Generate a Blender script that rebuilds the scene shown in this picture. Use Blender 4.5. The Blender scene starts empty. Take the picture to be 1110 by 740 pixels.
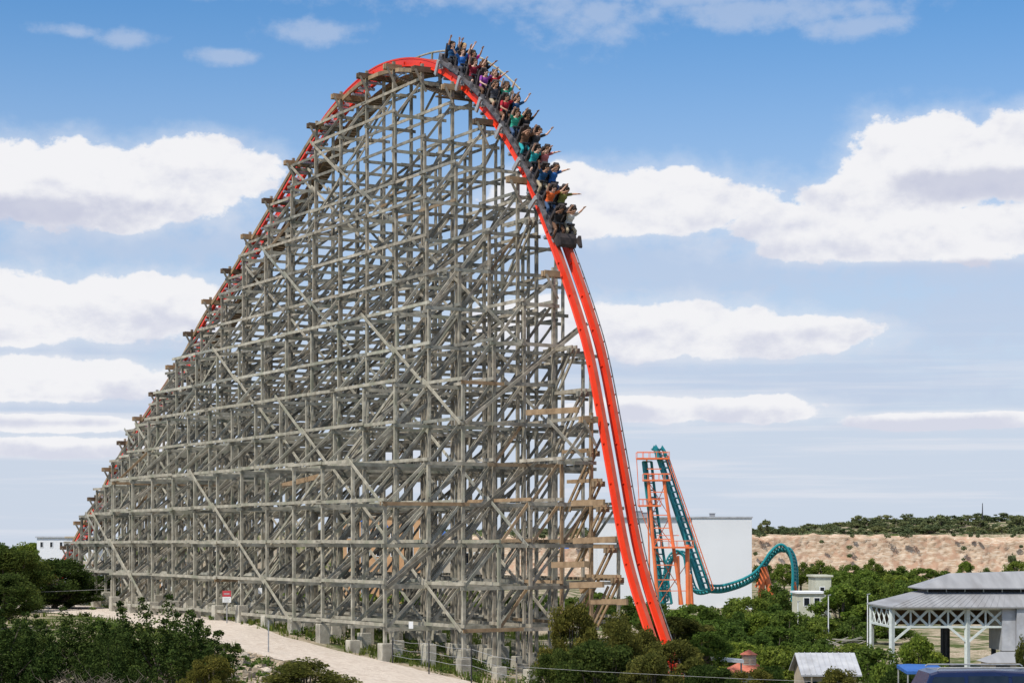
import bpy, math, random
import numpy as np
from mathutils import Vector, Matrix
random.seed(7); RNG = np.random.default_rng(11)
sc = bpy.context.scene
COL = sc.collection
R = math.radians
# ------------------------------------------------------------------ units: everything is laid out in survey units, 1 unit = 0.79 m (scaled at the end)
S = 0.79
F = 2200.0; CX = 555.0; HY = 590.0
def at(u, v, Z):
    return Vector(((u-CX)/F*Z, Z, (HY-v)/F*Z))

# ------------------------------------------------------------------ node helpers
def new_mat(name):
    m = bpy.data.materials.new(name); m.use_nodes = True
    nt = m.node_tree; nt.nodes.clear()
    return m, nt
def nd(nt, t, **kw):
    n = nt.nodes.new(t)
    for k, v in kw.items():
        if k.startswith('i_'):
            key = k[2:]
            key = int(key) if key.isdigit() else key.replace('_', ' ')
            n.inputs[key].default_value = v
        else: setattr(n, k, v)
    return n
def ramp(nt, src, pts):
    r = nt.nodes.new('ShaderNodeValToRGB'); e = r.color_ramp.elements
    while len(e) < len(pts): e.new(0.5)
    for i, (p, c) in enumerate(pts):
        e[i].position = p; e[i].color = (*c, 1) if len(c) == 3 else c
    nt.links.new(src, r.inputs[0]); return r.outputs[0]
def mixc(nt, fac, a, b, mode='MIX'):
    m = nt.nodes.new('ShaderNodeMix'); m.data_type = 'RGBA'; m.blend_type = mode
    for sock, val in ((m.inputs[0], fac), (m.inputs[6], a), (m.inputs[7], b)):
        if hasattr(val, 'links') or isinstance(val, bpy.types.NodeSocket): nt.links.new(val, sock)
        else: sock.default_value = val if isinstance(val, (int, float)) else (*val, 1)[:4]
    return m.outputs[2]
def surf(name, c1, c2, scale=3.0, rough=0.8, island=0.0, metal=0.0, bump=0.0, bscale=20, stretch=None, stain=None, spec=0.3, objrand=0.0):
    """Two-tone noise material, with a per-piece brightness change and an optional stain colour."""
    m, nt = new_mat(name)
    out = nd(nt, 'ShaderNodeOutputMaterial'); b = nd(nt, 'ShaderNodeBsdfPrincipled')
    b.inputs['Roughness'].default_value = rough; b.inputs['Metallic'].default_value = metal
    b.inputs['Specular IOR Level'].default_value = spec
    tc = nd(nt, 'ShaderNodeTexCoord'); src = tc.outputs['Object']
    if stretch:
        mp = nd(nt, 'ShaderNodeMapping'); mp.inputs['Scale'].default_value = stretch
        nt.links.new(src, mp.inputs[0]); src = mp.outputs[0]
    n = nd(nt, 'ShaderNodeTexNoise'); n.inputs['Scale'].default_value = scale; n.inputs['Detail'].default_value = 5
    nt.links.new(src, n.inputs['Vector'])
    col = ramp(nt, n.outputs[0], [(0.3, c1), (0.7, c2)])
    if stain:
        n2 = nd(nt, 'ShaderNodeTexNoise'); n2.inputs['Scale'].default_value = scale*0.35; n2.inputs['Detail'].default_value = 6
        nt.links.new(src, n2.inputs['Vector'])
        f = ramp(nt, n2.outputs[0], [(0.5, (0,0,0)), (0.68, (1,1,1))])
        col = mixc(nt, f, col, stain)
    if island:
        g = nd(nt, 'ShaderNodeNewGeometry')
        rp = ramp(nt, g.outputs['Random Per Island'], [(0.0, (1-island, 1-island*1.02, 1-island*1.08)), (0.35, (.85, .88, .9)), (0.6, (1.08, 1.03, .96)), (1.0, (1+island*.9, 1+island*.85, 1+island*.76))])
        col = mixc(nt, 1.0, col, rp, 'MULTIPLY')
    if objrand:
        oi = nd(nt, 'ShaderNodeObjectInfo')
        rp = ramp(nt, oi.outputs['Random'], [(0.0, (1-objrand,)*3), (1.0, (1+objrand,)*3)])
        col = mixc(nt, 1.0, col, rp, 'MULTIPLY')
    nt.links.new(col, b.inputs['Base Color'])
    if bump:
        nb = nd(nt, 'ShaderNodeTexNoise'); nb.inputs['Scale'].default_value = bscale; nb.inputs['Detail'].default_value = 6
        nt.links.new(src, nb.inputs['Vector'])
        bp = nd(nt, 'ShaderNodeBump'); bp.inputs['Strength'].default_value = bump; bp.inputs['Distance'].default_value = 0.1
        nt.links.new(nb.outputs[0], bp.inputs['Height']); nt.links.new(bp.outputs[0], b.inputs['Normal'])
    nt.links.new(b.outputs[0], out.inputs[0])
    return m
def leafmat(name, dark, light, trans=0.45):
    m, nt = new_mat(name)
    out = nd(nt, 'ShaderNodeOutputMaterial')
    g = nd(nt, 'ShaderNodeNewGeometry'); oi = nd(nt, 'ShaderNodeObjectInfo')
    tc = nd(nt, 'ShaderNodeTexCoord')
    n = nd(nt, 'ShaderNodeTexNoise'); n.inputs['Scale'].default_value = 0.9; n.inputs['Detail'].default_value = 3
    nt.links.new(tc.outputs['Object'], n.inputs['Vector'])
    a = ramp(nt, n.outputs[0], [(0.35, dark), (0.65, light)])
    rp = ramp(nt, g.outputs['Random Per Island'], [(0, (0.72,0.76,0.74)), (0.6, (1,1,1)), (1, (1.5,1.4,1.15))])
    a = mixc(nt, 1.0, a, rp, 'MULTIPLY')
    rp2 = ramp(nt, oi.outputs['Random'], [(0, (0.72,0.8,0.8)), (0.5,(1,1,1)), (1, (1.3,1.15,1.0))])
    a = mixc(nt, 1.0, a, rp2, 'MULTIPLY')
    d = nd(nt, 'ShaderNodeBsdfDiffuse'); t = nd(nt, 'ShaderNodeBsdfTranslucent'); mx = nd(nt, 'ShaderNodeMixShader')
    mx.inputs[0].default_value = trans
    nt.links.new(a, d.inputs[0]); nt.links.new(a, t.inputs[0])
    nt.links.new(d.outputs[0], mx.inputs[1]); nt.links.new(t.outputs[0], mx.inputs[2]); nt.links.new(mx.outputs[0], out.inputs[0])
    return m

M = {}
M['wood'] = surf('weathered_timber', (.155,.135,.107), (.40,.368,.305), 2.2, .9, island=.45, stain=(.21,.205,.17))
M['wood_pale'] = surf('pale_timber', (.205,.195,.16), (.43,.41,.345), 2.2, .9, island=.38, stain=(.23,.238,.185))
M['wood_new'] = surf('brown_timber', (.20,.135,.08), (.35,.25,.155), 2.0, .85, island=.3)
M['wood_dark'] = surf('dark_timber', (.07,.05,.035), (.15,.11,.075), 2.0, .9, island=.3)
M['rail'] = surf('orange_red_rail_paint', (.74,.036,.010), (.82,.052,.014), .8, .42, bump=0, stain=(.64,.032,.012), spec=.4)
M['tie'] = surf('grey_steel_tie', (.22,.27,.34), (.34,.38,.44), 3, .5, metal=.3, island=.2)
M['steel'] = surf('dull_steel', (.28,.28,.28), (.48,.48,.47), 8, .45, metal=.3)
M['plate'] = surf('worn_running_plate', (.40,.06,.03), (.50,.10,.06), 1.5, .5)
M['blackmetal'] = surf('black_metal', (.02,.02,.022), (.05,.05,.055), 6, .5)
M['chassis'] = surf('worn_grey_chassis', (.07,.065,.07), (.20,.18,.18), 5, .5, stain=(.05,.045,.045))
M['concrete'] = surf('concrete', (.36,.33,.26), (.52,.48,.39), 2.5, .95, stain=(.26,.235,.19), bump=.4, objrand=.12)
M['white'] = surf('white_metal_siding', (.70,.705,.71), (.76,.765,.77), .08, .6, stain=(.67,.675,.68))
M['cream'] = surf('cream_stucco', (.46,.45,.35), (.56,.55,.44), .5, .9)
M['tan'] = surf('tan_fascia', (.42,.34,.25), (.55,.47,.36), .6, .9)
M['terracotta'] = surf('terracotta_wall', (.48,.26,.13), (.62,.38,.2), .6, .9)
M['redroof'] = surf('red_roof_tile', (.42,.12,.08), (.56,.20,.14), 3, .85, island=.2)
M['greyroof'] = surf('grey_metal_roof', (.23,.23,.235), (.32,.32,.325), .35, .6, stretch=(3,.4,1), stain=(.20,.19,.185))
M['paleroof'] = surf('pale_metal_roof', (.36,.37,.40), (.48,.49,.51), 1.2, .55, stain=(.30,.30,.31))
M['truss'] = surf('white_truss_paint', (.50,.54,.51), (.66,.70,.67), 2, .6)
M['teal'] = surf('teal_track_paint', (.012,.19,.21), (.025,.28,.30), .6, .4)
M['orange'] = surf('orange_support_paint', (.75,.16,.05), (.85,.24,.09), .6, .45)
M['glassdark'] = surf('dark_glass', (.01,.012,.016), (.02,.024,.03), 3, .08, spec=.6)
M['navy'] = surf('navy_car_paint', (.007,.012,.048), (.010,.016,.062), 1, .22, spec=.6)
M['brightblue'] = surf('blue_canvas', (.025,.09,.30), (.04,.13,.38), 2, .7)
M['red'] = surf('sign_red', (.42,.04,.05), (.50,.06,.07), 2, .6)
M['signwhite'] = surf('sign_white', (.72,.72,.70), (.80,.80,.78), 2, .6)
M['bark'] = surf('bark', (.08,.06,.045), (.17,.14,.11), 6, .95, bump=.5)
M['twig'] = surf('grey_twig', (.09,.07,.055), (.15,.125,.10), 6, .95)
M['rock'] = surf('limestone_rock', (.38,.31,.23), (.58,.50,.40), 3, .95, bump=.5, objrand=.15)
M['leaf_juniper'] = leafmat('juniper_leaf', (.034,.056,.016), (.078,.105,.028), .2)
M['leaf_oak'] = leafmat('oak_leaf', (.062,.105,.024), (.145,.20,.048))
M['leaf_mid'] = leafmat('mid_green_leaf', (.095,.145,.028), (.175,.235,.055))
M['leaf_scrub'] = leafmat('scrub_leaf', (.042,.068,.018), (.095,.125,.034))
M['leaf_lime'] = leafmat('light_green_leaf', (.11,.17,.026), (.20,.26,.055))
M['leaf_olive'] = leafmat('olive_leaf', (.075,.085,.022), (.15,.15,.042))
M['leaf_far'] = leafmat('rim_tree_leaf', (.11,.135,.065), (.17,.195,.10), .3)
M['grass'] = leafmat('grass_blade', (.07,.11,.02), (.16,.19,.05))
M['skin'] = surf('skin', (.42,.22,.14), (.50,.28,.18), 6, .55)
M['skin_pale'] = surf('pale_skin', (.60,.36,.26), (.68,.43,.32), 6, .55)
M['skin_dark'] = surf('brown_skin', (.22,.11,.065), (.28,.15,.09), 6, .55)

# ------------------------------------------------------------------ object helpers
def empty(name, loc, label=None, cat=None, group=None):
    o = bpy.data.objects.new(name, None); COL.objects.link(o); o.location = loc; o.empty_display_size = .2
    tag(o, label, cat, group); return o
def tag(o, label=None, cat=None, group=None, kind=None):
    if label: o['label'] = label
    if cat: o['category'] = cat
    if group: o['group'] = group
    if kind: o['kind'] = kind
    return o
def mesh_np(name, V, Fc, mat, smooth=False):
    """V (n,3), Fc (m,k) all faces the same size."""
    V = np.asarray(V, dtype=np.float32); Fc = np.asarray(Fc, dtype=np.int32)
    me = bpy.data.meshes.new(name); k = Fc.shape[1]; m_ = len(Fc)
    me.vertices.add(len(V)); me.vertices.foreach_set('co', V.ravel())
    me.loops.add(m_*k); me.loops.foreach_set('vertex_index', Fc.ravel())
    me.polygons.add(m_); me.polygons.foreach_set('loop_start', np.arange(0, m_*k, k, dtype=np.int32))
    me.polygons.foreach_set('loop_total', np.full(m_, k, dtype=np.int32))
    if smooth: me.polygons.foreach_set('use_smooth', np.ones(m_, dtype=bool))
    me.update(calc_edges=True)
    if mat: me.materials.append(mat)
    return me
def link(name, me, parent=None, loc=None):
    o = bpy.data.objects.new(name, me); COL.objects.link(o)
    if parent: o.parent = parent
    if loc is not None: o.location = loc
    return o
def wloc(p):
    v = Vector((0,0,0))
    while p: v += p.location; p = p.parent
    return v
class MB:
    """Collects boxes, beams and tubes; build() links them as one mesh object."""
    def __init__(s): s.v = []; s.f = []; s.n = 0
    def add(s, vs, fs):
        s.v.extend([tuple(x) for x in vs]); s.f.extend([tuple(i+s.n for i in f) for f in fs]); s.n += len(vs)
    def box(s, x0, x1, y0, y1, z0, z1):
        s.add([(x0,y0,z0),(x1,y0,z0),(x1,y1,z0),(x0,y1,z0),(x0,y0,z1),(x1,y0,z1),(x1,y1,z1),(x0,y1,z1)],
              [(0,3,2,1),(4,5,6,7),(0,1,5,4),(1,2,6,5),(2,3,7,6),(3,0,4,7)])
    def beam(s, p, q, w, h, ref=(0,0,1)):
        p = Vector(p); q = Vector(q); a = (q-p)
        if a.length < 1e-6: return
        a.normalize(); rf = Vector(ref)
        if abs(a.dot(rf)) > .97: rf = Vector((.866,.5,0))
        x = a.cross(rf).normalized(); y = x.cross(a).normalized()
        vs = []
        for e in (p, q):
            for sx, sy in ((-1,-1),(1,-1),(1,1),(-1,1)): vs.append(e + x*(sx*w/2) + y*(sy*h/2))
        s.add(vs, [(3,2,1,0),(4,5,6,7),(0,1,5,4),(1,2,6,5),(2,3,7,6),(3,0,4,7)])
    def tube(s, pts, rad, n=8, cap=True):
        pts = [Vector(p) for p in pts]; rr = rad if hasattr(rad, '__len__') else [rad]*len(pts)
        vs = []; prev = None
        for i, p in enumerate(pts):
            a = (pts[min(i+1, len(pts)-1)] - pts[max(i-1, 0)])
            if a.length < 1e-7: a = Vector((0,0,1))
            a.normalize()
            rf = prev if prev is not None else (Vector((0,0,1)) if abs(a.z) < .9 else Vector((1,0,0)))
            x = (rf - a*rf.dot(a))
            if x.length < 1e-5: x = a.orthogonal()
            x.normalize(); prev = x; y = a.cross(x)
            for k in range(n):
                t = 2*math.pi*k/n; vs.append(p + (x*math.cos(t)+y*math.sin(t))*rr[i])
        fs = []
        for i in range(len(pts)-1):
            for k in range(n): fs.append((i*n+k, i*n+(k+1)%n, (i+1)*n+(k+1)%n, (i+1)*n+k))
        if cap: fs.append(tuple(range(n-1, -1, -1))); fs.append(tuple((len(pts)-1)*n+k for k in range(n)))
        s.add(vs, fs)
    def sphere(s, c, r, n=10, m=7, sc_=(1,1,1)):
        c = Vector(c); vs = [c+Vector((0,0,r*sc_[2]))]
        for i in range(1, m):
            ph = math.pi*i/m
            for k in range(n):
                t = 2*math.pi*k/n
                vs.append(c+Vector((r*sc_[0]*math.sin(ph)*math.cos(t), r*sc_[1]*math.sin(ph)*math.sin(t), r*sc_[2]*math.cos(ph))))
        vs.append(c-Vector((0,0,r*sc_[2]))); fs = []
        for k in range(n): fs.append((0, 1+k, 1+(k+1)%n)); L = 1+(m-2)*n; fs.append((len(vs)-1, L+(k+1)%n, L+k))
        for i in range(m-2):
            for k in range(n): fs.append((1+i*n+k, 1+(i+1)*n+k, 1+(i+1)*n+(k+1)%n, 1+i*n+(k+1)%n))
        s.add(vs, fs)
    def prism(s, poly, axis, a0, a1):
        """poly: 2-D points; axis 'y' extrudes an (x,z) outline from y=a0 to a1, 'x' a (y,z) one, 'z' an (x,y) one."""
        def P(p, a): return {'y': (p[0], a, p[1]), 'x': (a, p[0], p[1]), 'z': (p[0], p[1], a)}[axis]
        n = len(poly); vs = [P(p, a0) for p in poly]+[P(p, a1) for p in poly]
        s.add(vs, [tuple(range(n)), tuple(range(2*n-1, n-1, -1))] + [(i, n+i, n+(i+1)%n, (i+1)%n) for i in range(n)])
    def mesh(s, name, mat, off=Vector((0,0,0)), smooth=False):
        me = bpy.data.meshes.new(name)
        me.from_pydata([(a-off.x, b-off.y, c-off.z) for a, b, c in s.v], [], s.f)
        if smooth: me.polygons.foreach_set('use_smooth', [True]*len(me.polygons))
        if mat: me.materials.append(mat)
        me.update(); return me
    def build(s, name, mat, parent=None, smooth=False, label=None, kind=None, local=False, origin=None):
        off = wloc(parent) if (parent and not local) else (Vector(origin) if origin is not None else Vector((0,0,0)))
        o = link(name, s.mesh(name, mat, off, smooth), parent)
        if origin is not None and not parent: o.location = origin
        if label: o['label'] = label
        if kind: o['kind'] = kind
        return o
def copy_tree(o, parent=None):
    c = o.copy(); COL.objects.link(c); c.parent = parent
    for ch in list(o.children): copy_tree(ch, c)
    return c

# ------------------------------------------------------------------ terrain
def sst(x): x = min(1, max(0, x)); return x*x*(3-2*x)
def hsh(x, y):
    return (math.sin(x*.31+1.3)*math.cos(y*.27+.4) + .5*math.sin(x*.83+y*.61) + .25*math.sin(x*1.9-y*2.3))
def ground(X, Y):
    plateau = -5.0 - .155*min(18, max(0, X+16))
    near = -2.2 if Y < 10 else -2.2 - 3.6*sst((Y-10)/70)
    if Y < 80: plateau = near + (plateau-near)*sst((Y-45)/35)
    v = sst((X-9)/16)*sst((Y-80)/22)
    vb = sst((Y-185)/80)
    v = max(v, vb)
    valley = -14.6 + 3.0*sst((Y-300)/300)
    z = plateau*(1-v)+valley*v
    fall = 1.0
    if Y > 640:
        up = sst((Y-706)/4) if X > -150 else sst((Y-640)/160)*.35
        hill = 4.2*sst((X-95)/60)*sst((Y-722)/80)*(1-sst((Y-1000)/400))
        z = z*(1-up) + (3.4 + hill + 1.6*sst((Y-720)/90) - 2.2*sst((Y-900)/600))*up
        if X < -60: z -= 3*sst((-X-60)/120)*up
    amp = .10 if Y < 185 else .5
    return z + amp*hsh(X, Y)*.5
def ground_hit(u, v):
    Z = 40.0
    while Z < 1500:
        p = at(u, v, Z)
        if p.z <= ground(p.x, p.y): return p
        Z += .25
    return at(u, v, 1500)

def axis_pts(segs):
    out = []
    for a, b, st in segs:
        x = a
        while x < b-1e-6: out.append(x); x += st
    out.append(segs[-1][1]); return out
xs = axis_pts([(-2400,-400,200),(-400,-100,15),(-100,-60,4),(-60,60,1.0),(60,160,4),(160,500,15),(500,2400,200)])
ys = axis_pts([(-60,20,10),(20,60,3),(60,200,1.0),(200,300,4),(300,700,20),(700,716,2),(716,960,16),(960,3600,120)])
V = [(x, y, ground(x, y)) for y in ys for x in xs]; nx = len(xs)
Fc = [(j*nx+i, j*nx+i+1, (j+1)*nx+i+1, (j+1)*nx+i) for j in range(len(ys)-1) for i in range(nx-1)]
def terrain_mat():
    m, nt = new_mat('dry_grass_and_soil'); out = nd(nt, 'ShaderNodeOutputMaterial'); b = nd(nt, 'ShaderNodeBsdfPrincipled'); b.inputs['Roughness'].default_value = 1; b.inputs['Specular IOR Level'].default_value = .1
    tc = nd(nt, 'ShaderNodeTexCoord')
    n1 = nd(nt, 'ShaderNodeTexNoise'); n1.inputs['Scale'].default_value = .22; n1.inputs['Detail'].default_value = 8
    n2 = nd(nt, 'ShaderNodeTexNoise'); n2.inputs['Scale'].default_value = 3.5; n2.inputs['Detail'].default_value = 8
    for n in (n1, n2): nt.links.new(tc.outputs['Object'], n.inputs['Vector'])
    soil = ramp(nt, n2.outputs[0], [(.3, (.22,.17,.11)), (.5, (.36,.29,.20)), (.72, (.52,.45,.34))])
    gr = ramp(nt, n2.outputs[0], [(.3, (.045,.065,.018)), (.7, (.11,.13,.04))])
    f = ramp(nt, n1.outputs[0], [(.42, (0,0,0)), (.56, (1,1,1))])
    nt.links.new(mixc(nt, f, gr, soil), b.inputs['Base Color'])
    bp = nd(nt, 'ShaderNodeBump'); bp.inputs['Strength'].default_value = .6; bp.inputs['Distance'].default_value = .15
    nt.links.new(n2.outputs[0], bp.inputs['Height']); nt.links.new(bp.outputs[0], b.inputs['Normal'])
    nt.links.new(b.outputs[0], out.inputs[0]); return m
M['terrain'] = terrain_mat()
g = link('ground', mesh_np('ground', V, Fc, M['terrain'], True)); tag(g, kind='structure')

# gravel road: a sheet following the terrain
top = [(-60,654),(40,655.5),(105,657),(170,661),(245,672),(311,691),(374,707),(430,720),(480,731),(530,744),(600,765)]
bot = [(-60,660),(30,662),(100,668),(150,676),(205,690),(255,703),(305,717),(345,730),(385,742),(430,756),(500,790)]
M['gravel'] = surf('pale_gravel', (.52,.44,.36), (.68,.59,.49), 6, .98, bump=.6, bscale=14, stain=(.48,.39,.31), spec=.1)
V = []; Fc = []; NT = 14; NL = 8
Tp = [ground_hit(*p) for p in top]; Bp = [ground_hit(*p) for p in bot]
rows = []
for i in range(len(Tp)-1):
    for j in range(NL):
        a = j/NL; P = Tp[i].lerp(Tp[i+1], a); Q = Bp[i].lerp(Bp[i+1], a)
        w = .5*hsh(P.x*2.1, P.y*1.7); P = P+Vector((0,w,0)); Q = Q+Vector((0,.6*hsh(Q.x*1.7,Q.y*2.1),0)); rows.append((P, Q))
NT = 26
for P, Q in rows:
    for k in range(NT+1):
        p = P.lerp(Q, k/NT); V.append((p.x, p.y, ground(p.x, p.y)+.03+.02*math.sin(math.pi*k/NT)))
for i in range(len(rows)-1):
    for k in range(NT): a = i*(NT+1)+k; Fc.append((a, a+1, a+NT+2, a+NT+1))
rd = link('gravel_road', mesh_np('gravel_road', V, Fc, M['gravel'], True)); tag(rd, kind='structure')

# ------------------------------------------------------------------ the wooden coaster: track plane t=0, s along it (away, to the left), t across (away, to the right)
O = Vector((-1.49, 126.1, 0)); D = Vector((-.5, .866, 0)).normalized(); N = Vector((.866, .5, 0)).normalized()
D = Vector((-.5013,.8653,0)); N = Vector((.8653,.5013,0))
def W(s, t, z): return O + D*s + N*t + Vector((0,0,z))
GA = .42    # half gauge
KT = 157500.0
near_px = [(60,622),(80,590),(96,560),(112,534),(130,496),(154,458),(181,418),(204,381),(224,341),(249,303),(278,254),(308,204),(335,158),(354,129),(373,106),(397,84),(419,72),(446,67),(473,72),(497,87),(524,114),(549,147),(570,187),(584,219.5),(597,254.6),(615,305),(629,348),(639.5,386),(650,441),(658.5,489),(666.5,535),(677,594),(689.4,640),(698,666)]
prof = []
for u, v in near_px:
    Z = (KT-2540*GA)/(u+720); prof.append(((Z-126.1+.5*GA)/.8653, (HY-v)/F*Z))
prof = [(prof[0][0]+9, prof[0][1]-5.5)] + prof + [(-20.1,-7.2),(-22.6,-10.2),(-26.5,-12.6),(-32,-13.8),(-42,-14.0)]
# smooth with Catmull-Rom
def catmull(P, n=10):
    out = []
    P = [P[0]]+P+[P[-1]]
    for i in range(1, len(P)-2):
        p0, p1, p2, p3 = P[i-1:i+3]
        for k in range(n):
            t = k/n; out.append(tuple(.5*((2*b)+(-a+c)*t+(2*a-5*b+4*c-d)*t*t+(-a+3*b-3*c+d)*t**3) for a, b, c, d in zip(p0, p1, p2, p3)))
    out.append(P[-2]); return out
TR = catmull(prof, 8)
for _ in range(14):
    TR = [TR[0]] + [tuple((TR[i-1][k]+2*TR[i][k]+TR[i+1][k])/4 for k in (0,1)) for i in range(1, len(TR)-1)] + [TR[-1]]
AL = [0.0]
for i in range(1, len(TR)): AL.append(AL[-1]+math.hypot(TR[i][0]-TR[i-1][0], TR[i][1]-TR[i-1][1]))
def track(a):
    """arc length -> (s, z, ds, dz) with the unit tangent in riding direction"""
    a = max(0, min(AL[-1]-1e-3, a)); i = max(1, int(np.searchsorted(AL, a)));
    f = (a-AL[i-1])/(AL[i]-AL[i-1]); s0, z0 = TR[i-1]; s1, z1 = TR[i]
    L = math.hypot(s1-s0, z1-z0); return s0+(s1-s0)*f, z0+(z1-z0)*f, (s1-s0)/L, (z1-z0)/L
def frame(a):
    s, z, ds, dz = track(a); s2, z2, d2, e2 = track(a+1.0); s3, z3, d3, e3 = track(a-1.0)
    ds, dz = d2+d3, e2+e3; L = math.hypot(ds, dz); ds /= L; dz /= L
    T = D*ds + Vector((0,0,dz)); U = D*dz*1.0 + Vector((0,0,-ds))   # outward normal
    if U.z < 0 and abs(dz) < .99: U = -U
    return W(s, 0, z), T.normalized(), U.normalized()
def track_z(s):
    """height of the track over station s (first crossing from the left)"""
    best = -99
    for i in range(1, len(TR)):
        s0, s1 = TR[i-1][0], TR[i][0]
        if (s0-s)*(s1-s) <= 0 and s0 != s1: best = max(best, TR[i-1][1]+(TR[i][1]-TR[i-1][1])*(s-s0)/(s1-s0))
    return best
base = W(0, 0, -6)
coaster = empty('wooden_coaster', base, 'towering grey timber coaster hill carrying an orange-red steel track', 'roller coaster')
# rails (near and far) : deep box with flanges
def sweep(mb, arcs, prof2, toff, uoff=0):
    n = len(prof2); vs = []
    for a in arcs:
        P, T, U = frame(a)
        for (t, h) in prof2: vs.append(P + N*(t+toff) + U*(h+uoff))
    fs = [(i*n+k, i*n+(k+1)%n, (i+1)*n+(k+1)%n, (i+1)*n+k) for i in range(len(arcs)-1) for k in range(n)]
    fs.append(tuple(range(n))); fs.append(tuple((len(arcs)-1)*n+k for k in range(n-1, -1, -1)))
    mb.add(vs, fs)
arcs = list(np.arange(0, AL[-1], .45))
ibox = [(-.135,.28),(.135,.28),(.135,.21),(.10,.19),(.10,-.20),(.135,-.22),(.135,-.28),(-.135,-.28),(-.135,-.22),(-.10,-.20),(-.10,.19),(-.135,.21)]
for sg in (-1, 1):
    mb = MB(); sweep(mb, arcs, ibox, sg*GA)
    for a in np.arange(3, AL[-1]-3, 2.36):       # splice plates and tie lugs
        P, T, U = frame(a); c = P+N*(sg*GA)
        mb.beam(c-N*.17-U*.05, c+N*.17-U*.05, .10, .16, ref=U)
    o = mb.build('rail', M['rail'], coaster)
    mb = MB(); sweep(mb, arcs, [(-.12,.315),(.12,.315),(.12,.283),(-.12,.283)], sg*GA); mb.build('running_plate', M['plate'], o)
# ties every ~1.15
k = 0; a = 2.0; ties = []
while a < AL[-1]-3:
    ties.append(a); a += 1.18
for a in ties[:100]:
    P, T, U = frame(a); mb = MB()
    mb.beam(P-N*(GA-.10)-U*.1, P+N*(GA-.10)-U*.1, .16, .22, ref=U)
    mb.beam(P-N*(GA+.2)-U*.42, P+N*(GA+.2)-U*.42, .16, .16, ref=U)
    mb.build('crosstie', M['tie'], coaster)

# bents
SB = {k: -5.46+4.09*k for k in range(-3, 22)}
LSTEP = 2.30; LZ = [-4.65+LSTEP*i for i in range(18)]
ROWT = [1.05, 3.0, 5.0, 7.0, 9.2, 11.9]
FART = [.25, 2.1, 4.1, 6.1, 8.1, 10.1]
DROP = [.55, 2.3, 4.3, 6.8, 9.6, 12.6]
CAP = [99, 27.5, 21.5, 14.2, 9.4, 4.5]
CAPF = [99, 26, 19, 12.5, 8, 3.5]
def pgz(s, t): p = W(s, t, 0); return ground(p.x, p.y)
hill_u = [p[0] for p in near_px]; ic = min(range(len(near_px)), key=lambda i: near_px[i][1])
def rail_left(v): return float(np.interp(-v, [-p[1] for p in near_px[:ic+1]], [p[0] for p in near_px[:ic+1]]))
def rail_right(v): return float(np.interp(v, [p[1] for p in near_px[ic:]], [p[0] for p in near_px[ic:]]))
def inside_hill(s, t, z):
    # outriggers stop where the slope of the hill passes them
    p = W(s, t, z); u = CX+F*p.x/p.y; v = HY-F*p.z/p.y
    if u < 450: return u >= rail_left(v) - (1 if v < 335 else 1+9*min(1,(v-335)/60))
    return u <= rail_right(v) + (2 if t < 0 else 7)
def ptt(side, r): return -ROWT[r] if side < 0 else FART[r]
def top_of(k, r, side):
    s = SB[k]; zt = track_z(s)
    if k == -3: zt = min(zt, 3.5) if zt > -90 else -3.0
    if k == -2: zt = track_z(s)
    if zt < -50: zt = -2
    c = (CAP if side < 0 else CAPF)[r]
    z = min(zt-DROP[r], c)
    if k < 0: z = min(z, [99, 15.5, 13.6, 11.8, 7.0, 4.4][r])
    if r:   # stop at a ledger level
        lv = [l for l in LZ if l <= z+.3]
        z = (lv[-1]+.22) if lv else -99
    while z > -4.4 and (r or side > 0) and not inside_hill(s, ptt(side, r), z): z -= LSTEP if r else .5
    if k <= -1 and side > 0: z = -99
    if side < 0 and ((k >= 15 and r >= 4) or (k >= 11 and r >= 5) or (k >= 18 and r >= 3)): z = -99
    if side > 0 and r >= 4: z = -99
    if k == -3 and r == 0: z = -99
    return z
TOP = {}
for k in SB:
    for side in (-1, 1):
        for r in range(6):
            z = top_of(k, r, side)
            TOP[(k, side, r)] = z if z > -4.2 else -99
def exists(k, side, r, z): return TOP.get((k, side, r), -99) >= z-.05
posts = []; piers = []
for (k, side, r), zt in TOP.items():
    if zt < -50: continue
    s = SB[k]; t = ptt(side, r); gz = pgz(s, t); pt = gz + .95+.25*math.sin(k*2.1+r)
    extra = .55 if (r == 0 and side < 0) else .1
    P0 = W(s, t, pt); P1 = W(s, t, zt+extra)
    w = (.17 if r > 1 else .155) if r else .18
    posts.append((P0, P1, w, k, side, r)); piers.append((W(s, t, gz), pt-gz+.001, k, side, r))
ledg = []; brc = []
def jit(a=.03): return random.uniform(-a, a)
# transverse ledgers
for k in SB:
    for z in LZ:
        n_r = max([r for r in range(6) if exists(k, -1, r, z)], default=-1); f_r = max([r for r in range(6) if exists(k, 1, r, z)], default=-1)
        if n_r < 0: continue
        s = SB[k]
        a, b = -ROWT[n_r]-.25, (FART[f_r]+.25 if f_r >= 0 else (-.8 if exists(k, -1, 0, z) else -2.75))
        if b-a < 1.0: continue
        mid = random.choice([-1.05, -1.05, -3.0]); mid = mid if a < mid-1 < b-2 else (a+b)/2
        for x, y in ((a, mid+.3), (mid-.3, b)):
            ds = -.15 - (.0 if x == a else .075)
            ledg.append((W(s+ds, x+jit(.15), z+jit()), W(s+ds, y+jit(.15), z+jit()), .065, .20, k, -9 if x == a else 9, z))
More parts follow.
